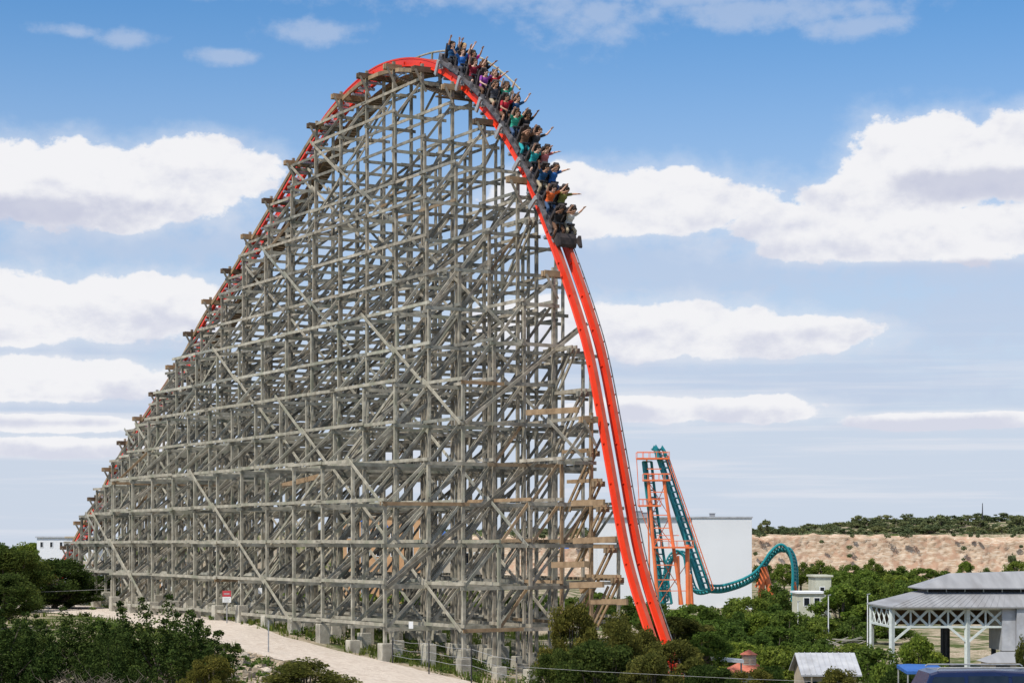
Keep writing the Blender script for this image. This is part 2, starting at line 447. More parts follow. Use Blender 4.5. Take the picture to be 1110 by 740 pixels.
# longitudinal ledgers
for side in (-1, 1):
    for r in range(6):
        for li, z in enumerate(LZ):
            outer = lambda kk: (not exists(kk, side, r+1, z)) if r < 5 else True
            step = 1
            k = -3
            while k < 21:
                if exists(k, side, r, z) and exists(k+1, side, r, z):
                    vis = outer(k) or outer(k+1) or (li+r) % 2 == 0
                    if vis:
                        e = k+1
                        if exists(k+2, side, r, z) and random.random() < .6: e = k+2
                        dz = .2*(1 if (k % 4 < 2) else 0)
                        off = ptt(side, r)-.15
                        off += (.075 if (k % 2) else 0)*(-1 if side < 0 else 1)
                        z0 = z+.24+jit(.04)
                        ledg.append((W(SB[k]-.35, off, z0+jit(.03)), W(SB[e]+.35, off, z0+jit(.03)), .065, .185, k, side*(r+1), z))
                        k = e; continue
                k += 1
# transverse braces: rakes rising towards the track
for k in SB:
    for side in (-1, 1):
        for r in range(5):
            for li in range(len(LZ)-1):
                z0, z1 = LZ[li], LZ[li+1]; sx = SB[k]+.15
                if side < 0 and ((r+li) % 2 == 0 or -1 <= k <= 2 or (k+li) % 3 == 0) and exists(k, side, r+1, z0) and exists(k, side, r, z1):
                    brc.append((W(sx, ptt(side, r+1), z0-.1), W(sx, ptt(side, r), z1+.1), .065, .16, k, side*(r+1), z0, 0))
                if side > 0 and (li-r) % 3 == 0 and exists(k, side, r, z0) and exists(k, side, r+1, z1):
                    brc.append((W(sx+.08, ptt(side, r), z0-.1), W(sx+.08, ptt(side, r+1), z1+.1), .065, .16, k, side*(r+1), z0, 0))
    for li in range(0, len(LZ)-1, 2):
        z0, z1 = LZ[li], LZ[li+1]
        if exists(k, -1, 0, z1):
            brc.append((W(SB[k]+.24, -1.05, z0), W(SB[k]+.24, .25, z1), .06, .15, k, 0, z0, 0))
    # long low rakes through the bent
    for li in range(k % 2, 13, 3 if k > 1 else 4):
        z0 = LZ[li]; rr = [r for r in range(6) if exists(k, -1, r, z0)]
        if not rr or k < -1: continue
        t0 = -ROWT[rr[-1]]; t1 = min(FART[2], t0+13); slope = .74
        z1 = z0+(t1-t0)*slope
        while t1 > t0+2 and z1 > max(-4, TOP[(k,-1,0)] - abs(t1)*1.5): t1 -= .5; z1 = z0+(t1-t0)*slope
        if t1-t0 < 3: continue
        for ds in ((-.27, .29) if li % 2 else (.29,)):
            brc.append((W(SB[k]+ds, t0, z0), W(SB[k]+ds, t1, z1), .065, .18, k, 0, z0, 1))
# longitudinal braces down to the right
for side in (-1, 1):
    for r in range(6):
        for k in range(-3, 21):
            for li in range(len(LZ)-1):
                z0, z1 = LZ[li], LZ[li+1]
                hit = (k-li+r*2) % 6 == 0 and (k*3+li+r) % 4
                hit2 = (k+li+r) % 9 == 0
                if hit and (side < 0 or r == 0) and exists(k, side, r, z0) and exists(k+1, side, r, z1):
                    off = ptt(side, r) - .30
                    brc.append((W(SB[k]-.25, off, z0-.05), W(SB[k+1]+.25, off, z1+.45), .06, .17, k, side*(r+1), z0, 2))
                elif hit2 and side < 0 and exists(k+1, side, r, z0) and exists(k, side, r, z1):
                    off = ptt(side, r) + .18
                    brc.append((W(SB[k+1], off, z0), W(SB[k], off, z1), .05, .15, k, side*(r+1), z0, 2))
# far-left apron and end struts
def is_outer(k, side, r): return side < 0
def front_score(k, sr, z):
    # front faces of the near side first, right-hand bents first
    if sr == -9: sr = -4 if k > -2 else -6
    return -(abs(sr)*3 if sr < 0 else -sr*2) + k*.12
posts.sort(key=lambda p: -( (p[4] < 0)*20 + p[5]*3 + (p[1]-p[0]).length*.5 - p[3]*.2))
for i, p in enumerate(posts[:100]):
    mb = MB(); mb.beam(p[0], p[1], p[2], p[2], ref=N); 
    # splice plates give a post its joints
    z = p[0].z+3.6
    while z < p[1].z-1:
        mb.beam(Vector((p[0].x,p[0].y,z)), Vector((p[0].x,p[0].y,z+.9)), p[2]+.09, p[2]*.6, ref=N); z += 4.6
    new = (p[3] <= -2 and p[5] < 2)
    mb.build('post', M['wood_new'] if new and p[5] < 2 else (M['wood_pale'] if p[5] >= 3 else M['wood']), coaster)
mb = MB()
for p in posts[100:]:
    mb.beam(p[0], p[1], p[2], p[2], ref=N)
    z = p[0].z+3.6
    while z < p[1].z-1:
        mb.beam(Vector((p[0].x,p[0].y,z)), Vector((p[0].x,p[0].y,z+.9)), p[2]+.09, p[2]*.6, ref=N); z += 4.6
mb.build('posts', M['wood'], coaster, kind='stuff')
ledg.sort(key=lambda l: front_score(l[4], l[5], l[6]))
def mat_for(k, sr, z, i, ty=0):
    if ty == 2: return 'wood_pale' if sr <= -3 else 'wood'
    if k <= -2 and z < 3.5 and abs(sr) < 4: return 'wood_new' if (i*7) % 3 else 'wood'
    if (i*13) % 97 == 0 and sr: return 'wood_new'
    return 'wood_pale' if sr <= -4 else 'wood'
for i, l in enumerate(ledg[:100]):
    mb = MB(); mb.beam(l[0], l[1], l[2], l[3]); mb.build('ledger', M[mat_for(l[4], l[5], l[6], i)], coaster)
gm = {}
for i, l in enumerate(ledg[100:]): gm.setdefault(mat_for(l[4], l[5], l[6], i), MB()).beam(l[0], l[1], l[2], l[3])
for mname, mb in gm.items(): mb.build('ledgers', M[mname], coaster, kind='stuff')
brc.sort(key=lambda l: front_score(l[4], l[5], l[6]) - (l[7] == 2)*3)
for i, l in enumerate(brc[:100]):
    mb = MB(); mb.beam(l[0], l[1], l[2], l[3]); mb.build('brace', M[mat_for(l[4], l[5], l[6], i, l[7])], coaster)
gm = {}
for i, l in enumerate(brc[100:]): gm.setdefault(mat_for(l[4], l[5], l[6], i, l[7]), MB()).beam(l[0], l[1], l[2], l[3])
for mname, mb in gm.items(): mb.build('braces', M[mname], coaster, kind='stuff')
piers.sort(key=lambda p: -((p[3] < 0)*30 + p[4]*4 - p[2]*.6))
def pier(mb, p):
    P, h = p[0], p[1]; w = .31
    a = [P+D*sx*w+N*sy*w for sx, sy in ((-1,-1),(1,-1),(1,1),(-1,1))]; b = [P+D*sx*w*.93+N*sy*w*.93 for sx, sy in ((-1,-1),(1,-1),(1,1),(-1,1))]
    mb.add([x-Vector((0,0,.6)) for x in a]+[x+Vector((0,0,h-.04)) for x in a]+[x+Vector((0,0,h)) for x in b],
           [(3,2,1,0),(0,1,5,4),(1,2,6,5),(2,3,7,6),(3,0,4,7),(4,5,9,8),(5,6,10,9),(6,7,11,10),(7,4,8,11),(8,9,10,11)])
for p in piers[:60]:
    mb = MB(); pier(mb, p); mb.build('concrete_pier', M['concrete'], coaster)
mb = MB()
for p in piers[60:]: pier(mb, p)
mb.build('concrete_piers', M['concrete'], coaster, kind='stuff')
# cap beams on top of each bent, sticking out on the near side
for k in SB:
    zt = TOP[(k,-1,0)]
    if zt < -50: continue
    s = SB[k]; slope_drop = 0
    mb = MB()
    for ds in (-.17, .17): mb.beam(W(s+ds, -1.75, zt+.16), W(s+ds, -.72 if k < 0 else (.75 if k < 4 else 2.2), zt+.16), .11, .36)
    for t in ((-1.7,) if k < 0 else (-1.7, .65)): mb.beam(W(s, t, zt+.0), W(s, t, zt+.31), .22, .2, ref=D)
    mb.build('cap_beam', M['wood_dark' if k % 2 else 'wood_new'] if k >= 0 else M['wood_new'], coaster)
    # knee struts under the cap
    mb = MB(); mb.beam(W(s-.27, -1.7, zt+.1), W(s-.27, -.9, zt-1.3), .06, .15); mb.build('knee_strut', M['wood'], coaster)
# stringers under the track between caps, boarded walkway on the far side, handrail
def walk(a0, a1, t0, t1, h, name, mat):
    mb = MB(); A = list(np.arange(a0, a1, .34))
    for a in A:
        P, T, U = frame(a); w = .27
        mb.beam(P+N*t0+U*h, P+N*t1+U*h, w, .07, ref=U)
    return mb.build(name, mat, coaster)
# arc lengths of some places
def arc_of_u(u, side=None):
    best = None
    for a in np.arange(0, AL[-1], .1):
        s, z, _, _ = track(a); p = W(s, -GA, z); uu = CX+F*p.x/p.y
        if best is None or abs(uu-u) < best[0]: best = (abs(uu-u), a)
    return best[1]
A_L = arc_of_u(85); A_crest = arc_of_u(446); A_R = arc_of_u(560)
walk(A_L, arc_of_u(470), .95, 2.1, -.62, 'far_walkway', M['wood_dark'])
for off, nm in ((-1.0, 'stringer'), (1.0, 'stringer')):
    mb = MB(); A = list(np.arange(A_L, arc_of_u(470), 1.6))
    for i in range(len(A)-1):
        P, T, U = frame(A[i]); Q, T2, U2 = frame(A[i+1]); mb.beam(P+N*off-U*.55, Q+N*off-U*.55, .12, .26, ref=U)
    mb.build(nm, M['wood_new'], coaster)
def handrail(a0, a1, t, h, mat, name, r=.07, step=1.9, low=True, base_h=-.6):
    mb = MB(); A = list(np.arange(a0, a1, .5)); pts = []
    for a in A: P, T, U = frame(a); pts.append(P+N*t+U*h)
    mb.tube(pts, r, 6)
    if low: mb.tube([p - frame(a)[2]*.55 for p, a in zip(pts, A)], r*.7, 5)
    for a in np.arange(a0, a1, step):
        P, T, U = frame(a); mb.beam(P+N*t+U*base_h, P+N*t+U*h, r*1.6, r*1.6, ref=N)
    return mb.build(name, mat, coaster)
handrail(arc_of_u(390), arc_of_u(520), 2.2, 1.05, M['wood_pale'], 'handrail')
# guide cable with clips along the outside of the drop
handrail(arc_of_u(560), AL[-1]-2, GA+.30, .20, M['chassis'], 'cable_conduit', r=.035, step=1.1, low=False, base_h=-.05)
# crest platform
zt = 0
mb = MB()
for k0, k1, t0, t1 in ((0, 2, -2.3, 2.3), (2, 4, -.9, 2.3)):
    za = TOP[(k0,-1,0)]-.05; zb = TOP[(k1,-1,0)]-.05; n = 26
    if k0 == 0: za = zb-2.2; 
    for i in range(n):
        f = (i+.5)/n; s = SB[k0]+(SB[k1]-SB[k0])*f; z = za+(zb-za)*f-.35-.1
        if z < track_z(s)-.9: mb.beam(W(s, t0, z), W(s, t1, z), .26, .08)
mb.build('crest_deck', M['wood_dark'], coaster)
# horizontal brown packers from the end bents out to the steep rail
for i, (v, k, L) in enumerate([(232,-1,2.4),(372,-2,3.2),(418,-2,2.6),(483,-2,2.4),(517,-3,3),(545,-3,2.4),(590,-3,2.4),(620,-3,2.2)]):
    a = min((abs((HY-F*frame(x)[0].z/frame(x)[0].y)-v), x) for x in np.arange(A_R, AL[-1]-12, .3))[1]
    P, T, U = frame(a); s, z, _, _ = track(a)
    mb = MB()
    for t in (-1.05, -.75):
        mb.beam(W(s+.5, t, z-.2), W(s+.5+3.2, t, z-.2), .08, .2)
        mb.beam(W(s+.5, t, z-.3), W(s+3.4, t, z-3.6), .08, .16)
    mb.beam(W(s+.75, -1.2, z-.4), W(s+.75, -.45, z-.4), .24, .3)
    mb.build('rail_bracket', M['wood_new' if i > 2 else 'wood'], coaster)
# scattered fresh planks and pale gusset boxes among the lower timbers
for (u0, v0, u1, v1, K, w, h) in [(306,526,346,516,129500,.08,.30),(571,447,627,444,133000,.1,.28),(620,545,655,544,140000,.12,.3),(622,586,668,584,141000,.12,.3),(600,612,636,611,139000,.3,.3),(618,634,654,633,139500,.12,.3),(641,652,680,652,142000,.12,.3),(630,640,642,628,141000,.2,.3)]:
    mb = MB(); mb.beam(at(u0, v0, K/(u0+720)), at(u1, v1, K/(u1+720)), w, h); mb.build('plank', M['wood_new'], coaster, label='fresh brown plank among the grey timbers')
# small notice plates on posts
for (u, v, K) in [(282,640,129000),(445.5,677,129000),(187,638,137000)]:
    c = at(u, v, K/(u+720)-.5); mb = MB(); mb.beam(c-Vector((.12,0,0)), c+Vector((.12,0,0)), .03, .38); mb.build('notice_plate', M['signwhite'], coaster)
# concrete wall / dark cross beams low down behind the front rows
# ------------------------------------------------------------------ the train
A_bog = []
for (u, v) in [(483.6,69),(505,86),(528,110),(551,141),(572,180),(592.7,222),(610.6,261.6)]:
    a = min(((CX+F*frame(x)[0].x/frame(x)[0].y-6-u)**2+(HY-F*frame(x)[0].z/frame(x)[0].y-v)**2, x) for x in np.arange(A_crest, arc_of_u(640), .1))[1]; A_bog.append(a)
a0, a1 = A_bog[0], A_bog[-1]
A_bog = [a0+(a1-a0)*i/6 for i in range(7)]
CL = (a1-a0)/6
QS = 1.27
def basis_obj(o, P, X, Z, sc_=1.0):
    Y = Z.cross(X).normalized(); m = Matrix((X, Y, Z)).transposed().to_4x4(); m.translation = P
    o.rotation_euler = m.to_euler(); o.location = P; o.scale = (sc_,)*3
P, T, U = frame(a1+.8)
train = empty('coaster_train', P, 'train of six two-row cars plunging nose-first over the orange drop', 'coaster train')
# one car in its own local frame (metres): x forward, y across, z up from the rail centre
L = CL/QS
def car_chassis(front):
    mb = MB(); h = L/2-.07
    mb.prism([(-h,.34),(-h+.1,.26),(h-.1,.26),(h,.34),(h,.50),(-h,.50)], 'y', -.60, .60)
    for sy in (-1, 1):
        y0 = sy*.62; y1 = sy*.70
        mb.prism([(-h,.34),(h-.1,.36),(h-.1,.52),(h-.3,.60),(.3,.50),(.1,.64),(-.1,.64),(-.3,.50),(-h+.35,.52),(-h+.2,.66),(-h,.60)], 'y', min(y0,y1), max(y0,y1))
    mb.beam((-h-.15,0,.38),(h+.15,0,.38), .16, .12)
    return mb
def bogie(mb, side_):
    for sy in (side_,):
        mb.box(-.28,.28, sy*.52-.05, sy*.52+.05, .10,.42)
        mb.box(-.11,.11, sy*.74-.05, sy*.74+.05, -.30,.44)
wheelm = MB()
def wheel(sx, sy, z, r, w, vert=True):
    mb = MB(); c = Vector((sx, sy, z)); ax = Vector((0,w/2,0)) if vert else Vector((0,0,w/2))
    mb.tube([c-ax, c-ax*.7, c+ax*.7, c+ax], [r*.9, r, r, r*.9], 14); return mb
def seat_mb(x, y):
    mb = MB()
    mb.prism([(x-.26,.48),(x+.24,.48),(x+.26,.62),(x-.12,.60),(x-.20,.66),(x-.30,1.36),(x-.40,1.36),(x-.34,.60)], 'y', y-.24, y+.24)
    mb.box(x-.44, x-.31, y-.13, y+.13, 1.33, 1.50)
    return mb
SEATX = (-L/4-.02, L/4-.02)
cars = []
M['seat'] = surf('seat_padding', (.03,.025,.025), (.07,.055,.05), 5, .7)
for i in range(6):
    am = A_bog[i]+CL/2; P, T, U = frame(am)
    if not cars:
        c = car_chassis(False).build('car', M['chassis'], None); 
        for sx in (-L/2+.18,):
            [ (lambda b, sy: (bogie(b, sy), setattr(b.build('wheel_frame', M['steel'], c), 'location', (sx, 0, 0))))(MB(), sy) for sy in (-1, 1) ]
        for sx in (-L/2+.02, -L/2+.36):
            for sy in (-1, 1):
                wheel(sx, sy*GA/QS, .36, .12, .10).build('wheel', M['blackmetal'], c, smooth=False)
        for sy in (-1, 1):
            wheel(-L/2+.18, sy*(GA+.30)/QS, .05, .10, .08, False).build('side_wheel', M['signwhite'], c)
            wheel(-L/2+.18, sy*(GA+.06)/QS, -.36, .09, .08).build('under_wheel', M['blackmetal'], c)
        for x in SEATX:
            for y in (-.31, .31):
                seat_mb(x, y).build('seat', M['seat'], c)
                mb = MB(); mb.tube([(x+.50,y,.42),(x+.36,y,.76),(x+.20,y,.84)], .03, 6); mb.tube([(x+.20,y-.19,.84),(x+.20,y+.19,.84)], .055, 8); mb.build('lap_bar', M['blackmetal'], c)
        first = c
    else: c = copy_tree(first)
    cars.append(c)
for i, c in enumerate(cars):
    am = A_bog[i]+CL/2; P, T, U = frame(am)
    basis_obj(c, P, T, U, QS); c.parent = train; c.location = P - train.location
# nose cowl on the leading car, tail panel on the last
P, T, U = frame(a1+.1)
mb = MB()
prof_n = [(-.1,.30),(.26,.28),(.44,.36),(.36,.50),(.12,.66),(-.1,.70)]
mb.prism([(x,z) for x,z in prof_n], 'y', -.5, .5)
mb.prism([(.1,.5),(.62,.60),(.60,.68),(.1,.86)], 'y', -.64, -.5); mb.prism([(.1,.5),(.62,.60),(.60,.68),(.1,.86)], 'y', .5, .64)
nose = mb.build('nose_cowl', M['seat'], None); basis_obj(nose, P, T, U, QS); nose.parent = train; nose.location = P-train.location
mb = MB(); mb.box(-.2,.14,-.55,.55,.28,.78); mb.box(-.34,-.2,-.4,.4,.35,.7); P, T, U = frame(a0-.05)
tail = mb.build('tail_panel', M['chassis'], None); basis_obj(tail, P, T, U, QS); tail.parent = train; tail.location = P-train.location

# ------------------------------------------------------------------ riders
def remesh(mb, name, voxel, mat, ratio=None):
    me = mb.mesh(name+'_raw', None); o = bpy.data.objects.new('tmp', me); COL.objects.link(o)
    r = o.modifiers.new('r', 'REMESH'); r.mode = 'VOXEL'; r.voxel_size = voxel; r.use_smooth_shade = True
    sm = o.modifiers.new('s', 'SMOOTH'); sm.iterations = 2; sm.factor = .4
    if ratio: d = o.modifiers.new('d', 'DECIMATE'); d.ratio = ratio
    dg = bpy.context.evaluated_depsgraph_get(); dg.update()
    out = bpy.data.meshes.new_from_object(o.evaluated_get(dg)); out.name = name
    bpy.data.objects.remove(o); out.materials.clear(); out.materials.append(mat)
    return out
def limb(mb, pts, rad):
    mb.tube(pts, rad, 10)
    for p, r in zip(pts, rad): mb.sphere(p, r, 10, 7)
def pose(arms, lean=-.12, legs_out=.09, head=(.0,0)):
    """arms: for each side (elbow, wrist) offsets; returns joints"""
    J = {}
    J['hip'] = Vector((0,0,.02)); J['chest'] = Vector((lean*.6,0,.34)); J['neck'] = Vector((lean,0,.53)); J['head'] = Vector((lean+.02+head[0], head[1], .70))
    for i, sy in enumerate((-1, 1)):
        J['sh',sy] = Vector((lean*.9, sy*.185, .475)); J['el',sy] = J['sh',sy]+Vector(arms[i][0]); J['wr',sy] = J['el',sy]+Vector(arms[i][1])
        J['th',sy] = Vector((.02, sy*.09, .02)); J['kn',sy] = Vector((.43, sy*(.10+legs_out), .07)); J['an',sy] = Vector((.52, sy*(.10+legs_out), -.34))
    return J
def body_mb(J):
    mb = MB()
    # torso
    c = J['chest']; mb.sphere((0,0,.04), .15, 12, 9, (.85,1.12,.9)); mb.sphere(J['hip'].lerp(c,.5), .135, 12, 9, (.8,1.05,1.2)); mb.sphere(c, .155, 12, 9, (.78,1.12,1.05)); mb.sphere(J['neck']-Vector((0,0,.06)), .11, 12, 8, (.8,1.6,.6))
    limb(mb, [J['neck']-Vector((0,0,.05)), J['head']-Vector((0,0,.07))], [.062,.055])
    h = J['head']; mb.sphere(h+Vector((-.01,0,.03)), .098, 14, 10, (1.02,.82,1.12)); mb.sphere(h+Vector((.035,0,-.045)), .062, 12, 8, (.9,.85,1.0))
    limb(mb, [h+Vector((.085,0,.02)), h+Vector((.115,0,-.02))], [.012,.018])
    for sy in (-1, 1): mb.sphere(h+Vector((-.005, sy*.085, .0)), .026, 8, 6, (.7,.45,1.1))
    limb(mb, [h+Vector((.078,-.022,-.062)), h+Vector((.078,.022,-.062))], [.011,.011])
    for sy in (-1, 1):
        limb(mb, [J['sh',sy], J['sh',sy].lerp(J['el',sy],.45), J['el',sy]], [.058,.05,.041])
        limb(mb, [J['el',sy], J['el',sy].lerp(J['wr',sy],.35), J['wr',sy]], [.041,.041,.027])
        a = (J['wr',sy]-J['el',sy]).normalized(); w = J['wr',sy]
        side = a.cross(Vector((1,0,0))); side = side.normalized() if side.length > .2 else Vector((0,1,0)); nrm = side.cross(a).normalized()
        pc = w+a*.05; mb.sphere(w+a*.03, .03, 8, 6); limb(mb, [w, w+a*.075+side*.018], [.026,.024]); limb(mb, [w, w+a*.075-side*.018], [.026,.024])
        for q, ln in zip((-1.5,-.5,.5,1.5), (.06,.075,.08,.068)):
            b = w+a*.085+side*.0165*q; m = b+a*ln*.55+side*.006*q; limb(mb, [b, m, m+a*ln*.45+nrm*.012+side*.004*q], [.0115,.0105,.009])
        tb = w+a*.03+side*.024*(-sy); limb(mb, [tb, tb+a*.03+side*.03*(-sy), tb+a*.06+side*.04*(-sy)], [.014,.012,.010])
        limb(mb, [J['th',sy], J['th',sy].lerp(J['kn',sy],.5), J['kn',sy]], [.088,.076,.056])
        limb(mb, [J['kn',sy], J['kn',sy].lerp(J['an',sy],.35), J['an',sy]], [.056,.055,.036])
        an = J['an',sy]; limb(mb, [an+Vector((-.03,0,-.03)), an+Vector((.08,0,-.045)), an+Vector((.17,0,-.055))], [.036,.036,.026])
    return mb
def shirt_mb(J):
    mb = MB(); c = J['chest']
    mb.sphere((0,0,.10), .165, 12, 9, (.85,1.1,.8)); mb.sphere(J['hip'].lerp(c,.55), .150, 12, 9, (.83,1.08,1.2)); mb.sphere(c, .170, 12, 9, (.80,1.12,1.05)); mb.sphere(J['neck']-Vector((0,0,.075)), .122, 12, 8, (.82,1.62,.6))
    for sy in (-1, 1):
        e = J['sh',sy].lerp(J['el',sy], .62); limb(mb, [J['sh',sy], e], [.070,.062])
    return mb
def pants_mb(J, long):
    mb = MB(); mb.sphere((0,0,.03), .165, 12, 9, (.85,1.12,.8))
    for sy in (-1, 1):
        limb(mb, [J['th',sy], J['th',sy].lerp(J['kn',sy],.5), J['kn',sy].lerp(J['th',sy], 0 if long else .12)], [.10,.088,.068 if long else .078])
        if long: limb(mb, [J['kn',sy], J['kn',sy].lerp(J['an',sy],.5), J['an',sy]+Vector((0,0,.02))], [.068,.064,.052])
    return mb
def hair_mb(J, kind):
    mb = MB(); h = J['head']; mb.sphere(h+Vector((-.024,0,.045)), .103, 14, 10, (1.0,.88,1.08))
    if kind: mb.sphere(h+Vector((-.065,0,-.03)), .085, 10, 8, (.7,1.0,1.5)); mb.sphere(h+Vector((-.10,.02,-.13)), .06, 10, 8, (.7,1.1,1.5))
    return mb
def shoes_mb(J):
    mb = MB()
    for sy in (-1, 1): an = J['an',sy]; limb(mb, [an+Vector((-.035,0,-.05)), an+Vector((.08,0,-.055)), an+Vector((.18,0,-.062))], [.045,.045,.034])
    return mb
def eyes_mb(J):
    mb = MB()
    for sy in (-1, 1): mb.sphere(J['head']+Vector((.083, sy*.034, .018)), .013, 8, 6)
    return mb
up = lambda x, y, z: (x, y, z)
POSES = [
    pose([((.06,-.10,.25),(.05,-.02,.25)), ((.06,.10,.25),(.05,.02,.25))]),
    pose([((.12,-.16,.20),(.02,-.06,.25)), ((.05,.20,.18),(-.04,.10,.23))], head=(0,.02)),
    pose([((.02,-.20,.18),(-.02,-.13,.21)), ((.10,.07,.26),(.08,.02,.24))], lean=-.08),
    pose([((.16,-.08,.20),(.14,-.03,.20)), ((.14,.11,.21),(.16,.06,.19))], lean=-.14),
    pose([((.20,-.08,-.17),(.20,.10,.02)), ((.10,.12,.24),(.02,.05,.25))], lean=-.1, head=(.02,-.03)),
]
PM = []
for i, J in enumerate(POSES):
    PM.append(dict(body=remesh(body_mb(J), 'person_body', .0095, M['skin'], .35), shirt=remesh(shirt_mb(J), 'shirt', .016, M['skin'], .6),
        shorts=remesh(pants_mb(J, False), 'shorts', .016, M['skin'], .6), trousers=remesh(pants_mb(J, True), 'trousers', .016, M['skin'], .6),
        hair=remesh(hair_mb(J, 0), 'hair', .014, M['skin'], .6), longhair=remesh(hair_mb(J, 1), 'hair', .014, M['skin'], .6),
        shoes=remesh(shoes_mb(J), 'shoes', .014, M['skin'], .6), eyes=eyes_mb(J).mesh('eyes', M['blackmetal'], smooth=True)))
CL_ = {}
def cloth(name, c):
    if name not in CL_: CL_[name] = surf('cloth_'+name, tuple(x*.85 for x in c), tuple(min(1, x*1.15) for x in c), 14, .85)
    return CL_[name]
COLR = dict(navy=(.015,.07,.17), black=(.018,.017,.02), blue=(.03,.14,.42), magenta=(.58,.03,.26), maroon=(.22,.015,.03), red=(.45,.02,.035), purple=(.28,.06,.32), green=(.04,.36,.24), charcoal=(.06,.06,.07), teal=(.02,.30,.32), pink=(.52,.17,.18), orange=(.70,.13,.03), olive=(.22,.22,.06), white=(.6,.6,.58), brown=(.14,.07,.04), denim=(.05,.09,.17), khaki=(.36,.29,.19), grey=(.22,.22,.23), blonde=(.42,.28,.12), darkhair=(.02,.014,.01), brownhair=(.09,.045,.02))
# rows from the tail (0) to the nose (11): (near rider, far rider) = shirt, bottoms, hair, skin, pose, long hair
RIDERS = [
 (('navy','black','darkhair','skin',0,0), ('black','khaki','blonde','skin_pale',1,1)),
 (('blue','charcoal','brownhair','skin_pale',2,0), ('magenta','denim','darkhair','skin',0,1)),
 (('maroon','black','brownhair','skin_pale',1,0), ('black','denim','darkhair','skin',3,0)),
 (('purple','brown','darkhair','skin_pale',4,1), ('red','khaki','brownhair','skin_pale',3,0)),
 (('charcoal','khaki','darkhair','skin',3,0), ('green','black','brownhair','skin_pale',0,1)),
 (('red','brown','darkhair','skin',4,0), ('navy','grey','darkhair','skin_pale',1,0)),
 (('green','denim','brownhair','skin_pale',0,1), ('black','black','darkhair','skin_dark',2,0)),
 (('brown','teal','darkhair','skin',3,0), ('charcoal','khaki','brownhair','skin_pale',1,0)),
 (('teal','black','darkhair','skin_pale',1,1), ('pink','denim','brownhair','skin_pale',3,0)),
 (('navy','khaki','darkhair','skin',2,0), ('blue','denim','brownhair','skin_pale',3,0)),
 (('orange','denim','darkhair','skin_pale',1,1), ('olive','black','darkhair','skin',3,0)),
 (('black','brown','darkhair','skin_dark',3,0), ('white','khaki','darkhair','skin_pale',0,0)),
]
ORD = ['rearmost','second-last','third-last','fourth-last','fifth-last','sixth-last','sixth','fifth','fourth','third','second','front']
sh_mats = {}
for ri, row in enumerate(RIDERS):
    ci, rj = divmod(ri, 2); am = A_bog[ci]+CL/2; P, T, U = frame(am)
    Yv = U.cross(T).normalized()
    for si, (shirt, low, hair, skin, pz, lh) in enumerate(row):
        side = -1 if si == 0 else 1                      # near the camera = -N
        off = N*side*.31*QS
        pos = P + T*SEATX[rj]*QS + U*.61*QS + off
        lname = {'darkhair':'dark hair','brownhair':'brown hair','blonde':'blonde hair'}[hair]
        lab = f"rider in {shirt} top with {lname} in the {'near' if si == 0 else 'far'} seat of the {ORD[ri]} row"
        p = empty('person', pos, lab, 'person', 'riders on the coaster train'); rq = random.uniform(-.10, .10); rw = random.uniform(-.12, .06); Uq = (U + Yv*rq + T*rw).normalized(); Tq = (T - Uq*T.dot(Uq)).normalized(); basis_obj(p, pos, Tq, Uq, QS*1.1)
        pm = PM[pz]; shorts = low in ('khaki','black','brown') and (ri+si) % 3 != 0
        for nm, me, mt in (('body', pm['body'], M[skin]), ('shirt', pm['shirt'], cloth(shirt, COLR[shirt])), ('shorts' if shorts else 'trousers', pm['shorts' if shorts else 'trousers'], cloth(low, COLR[low])),
                           ('hair', pm['longhair' if lh else 'hair'], cloth(hair, COLR[hair])), ('shoes', pm['shoes'], cloth('grey' if ri % 2 else 'black', COLR['grey' if ri % 2 else 'black'])), ('eyes', pm['eyes'], None)):
            o = link(nm, me, p)
            if mt: o.material_slots[0].link = 'OBJECT'; o.material_slots[0].material = mt

# ------------------------------------------------------------------ trees
def leaves(cent, spread, n, size, rng, squash=.75, up_bias=0.0):
    """n leaf faces around clump centres; spread = radius per clump"""
    cent = np.asarray(cent); idx = rng.integers(0, len(cent), n)
    d = rng.normal(size=(n,3)); d /= np.linalg.norm(d, axis=1)[:,None]
    rad = spread[idx]*rng.random(n)**.45
    P = cent[idx] + d*rad[:,None]*np.array([1,1,squash])
    a = rng.normal(size=(n,3)); a[:,2] += up_bias; a /= np.linalg.norm(a, axis=1)[:,None]
    b = rng.normal(size=(n,3)); b -= a*(a*b).sum(1)[:,None]; b /= np.linalg.norm(b, axis=1)[:,None]
    L_ = size*(.6+.8*rng.random(n))[:,None]
    V = np.stack([P-a*L_*.5, P+b*L_*.34, P+a*L_*.5, P-b*L_*.34], 1).reshape(-1,3)
    return V, np.arange(4*n).reshape(-1,4)
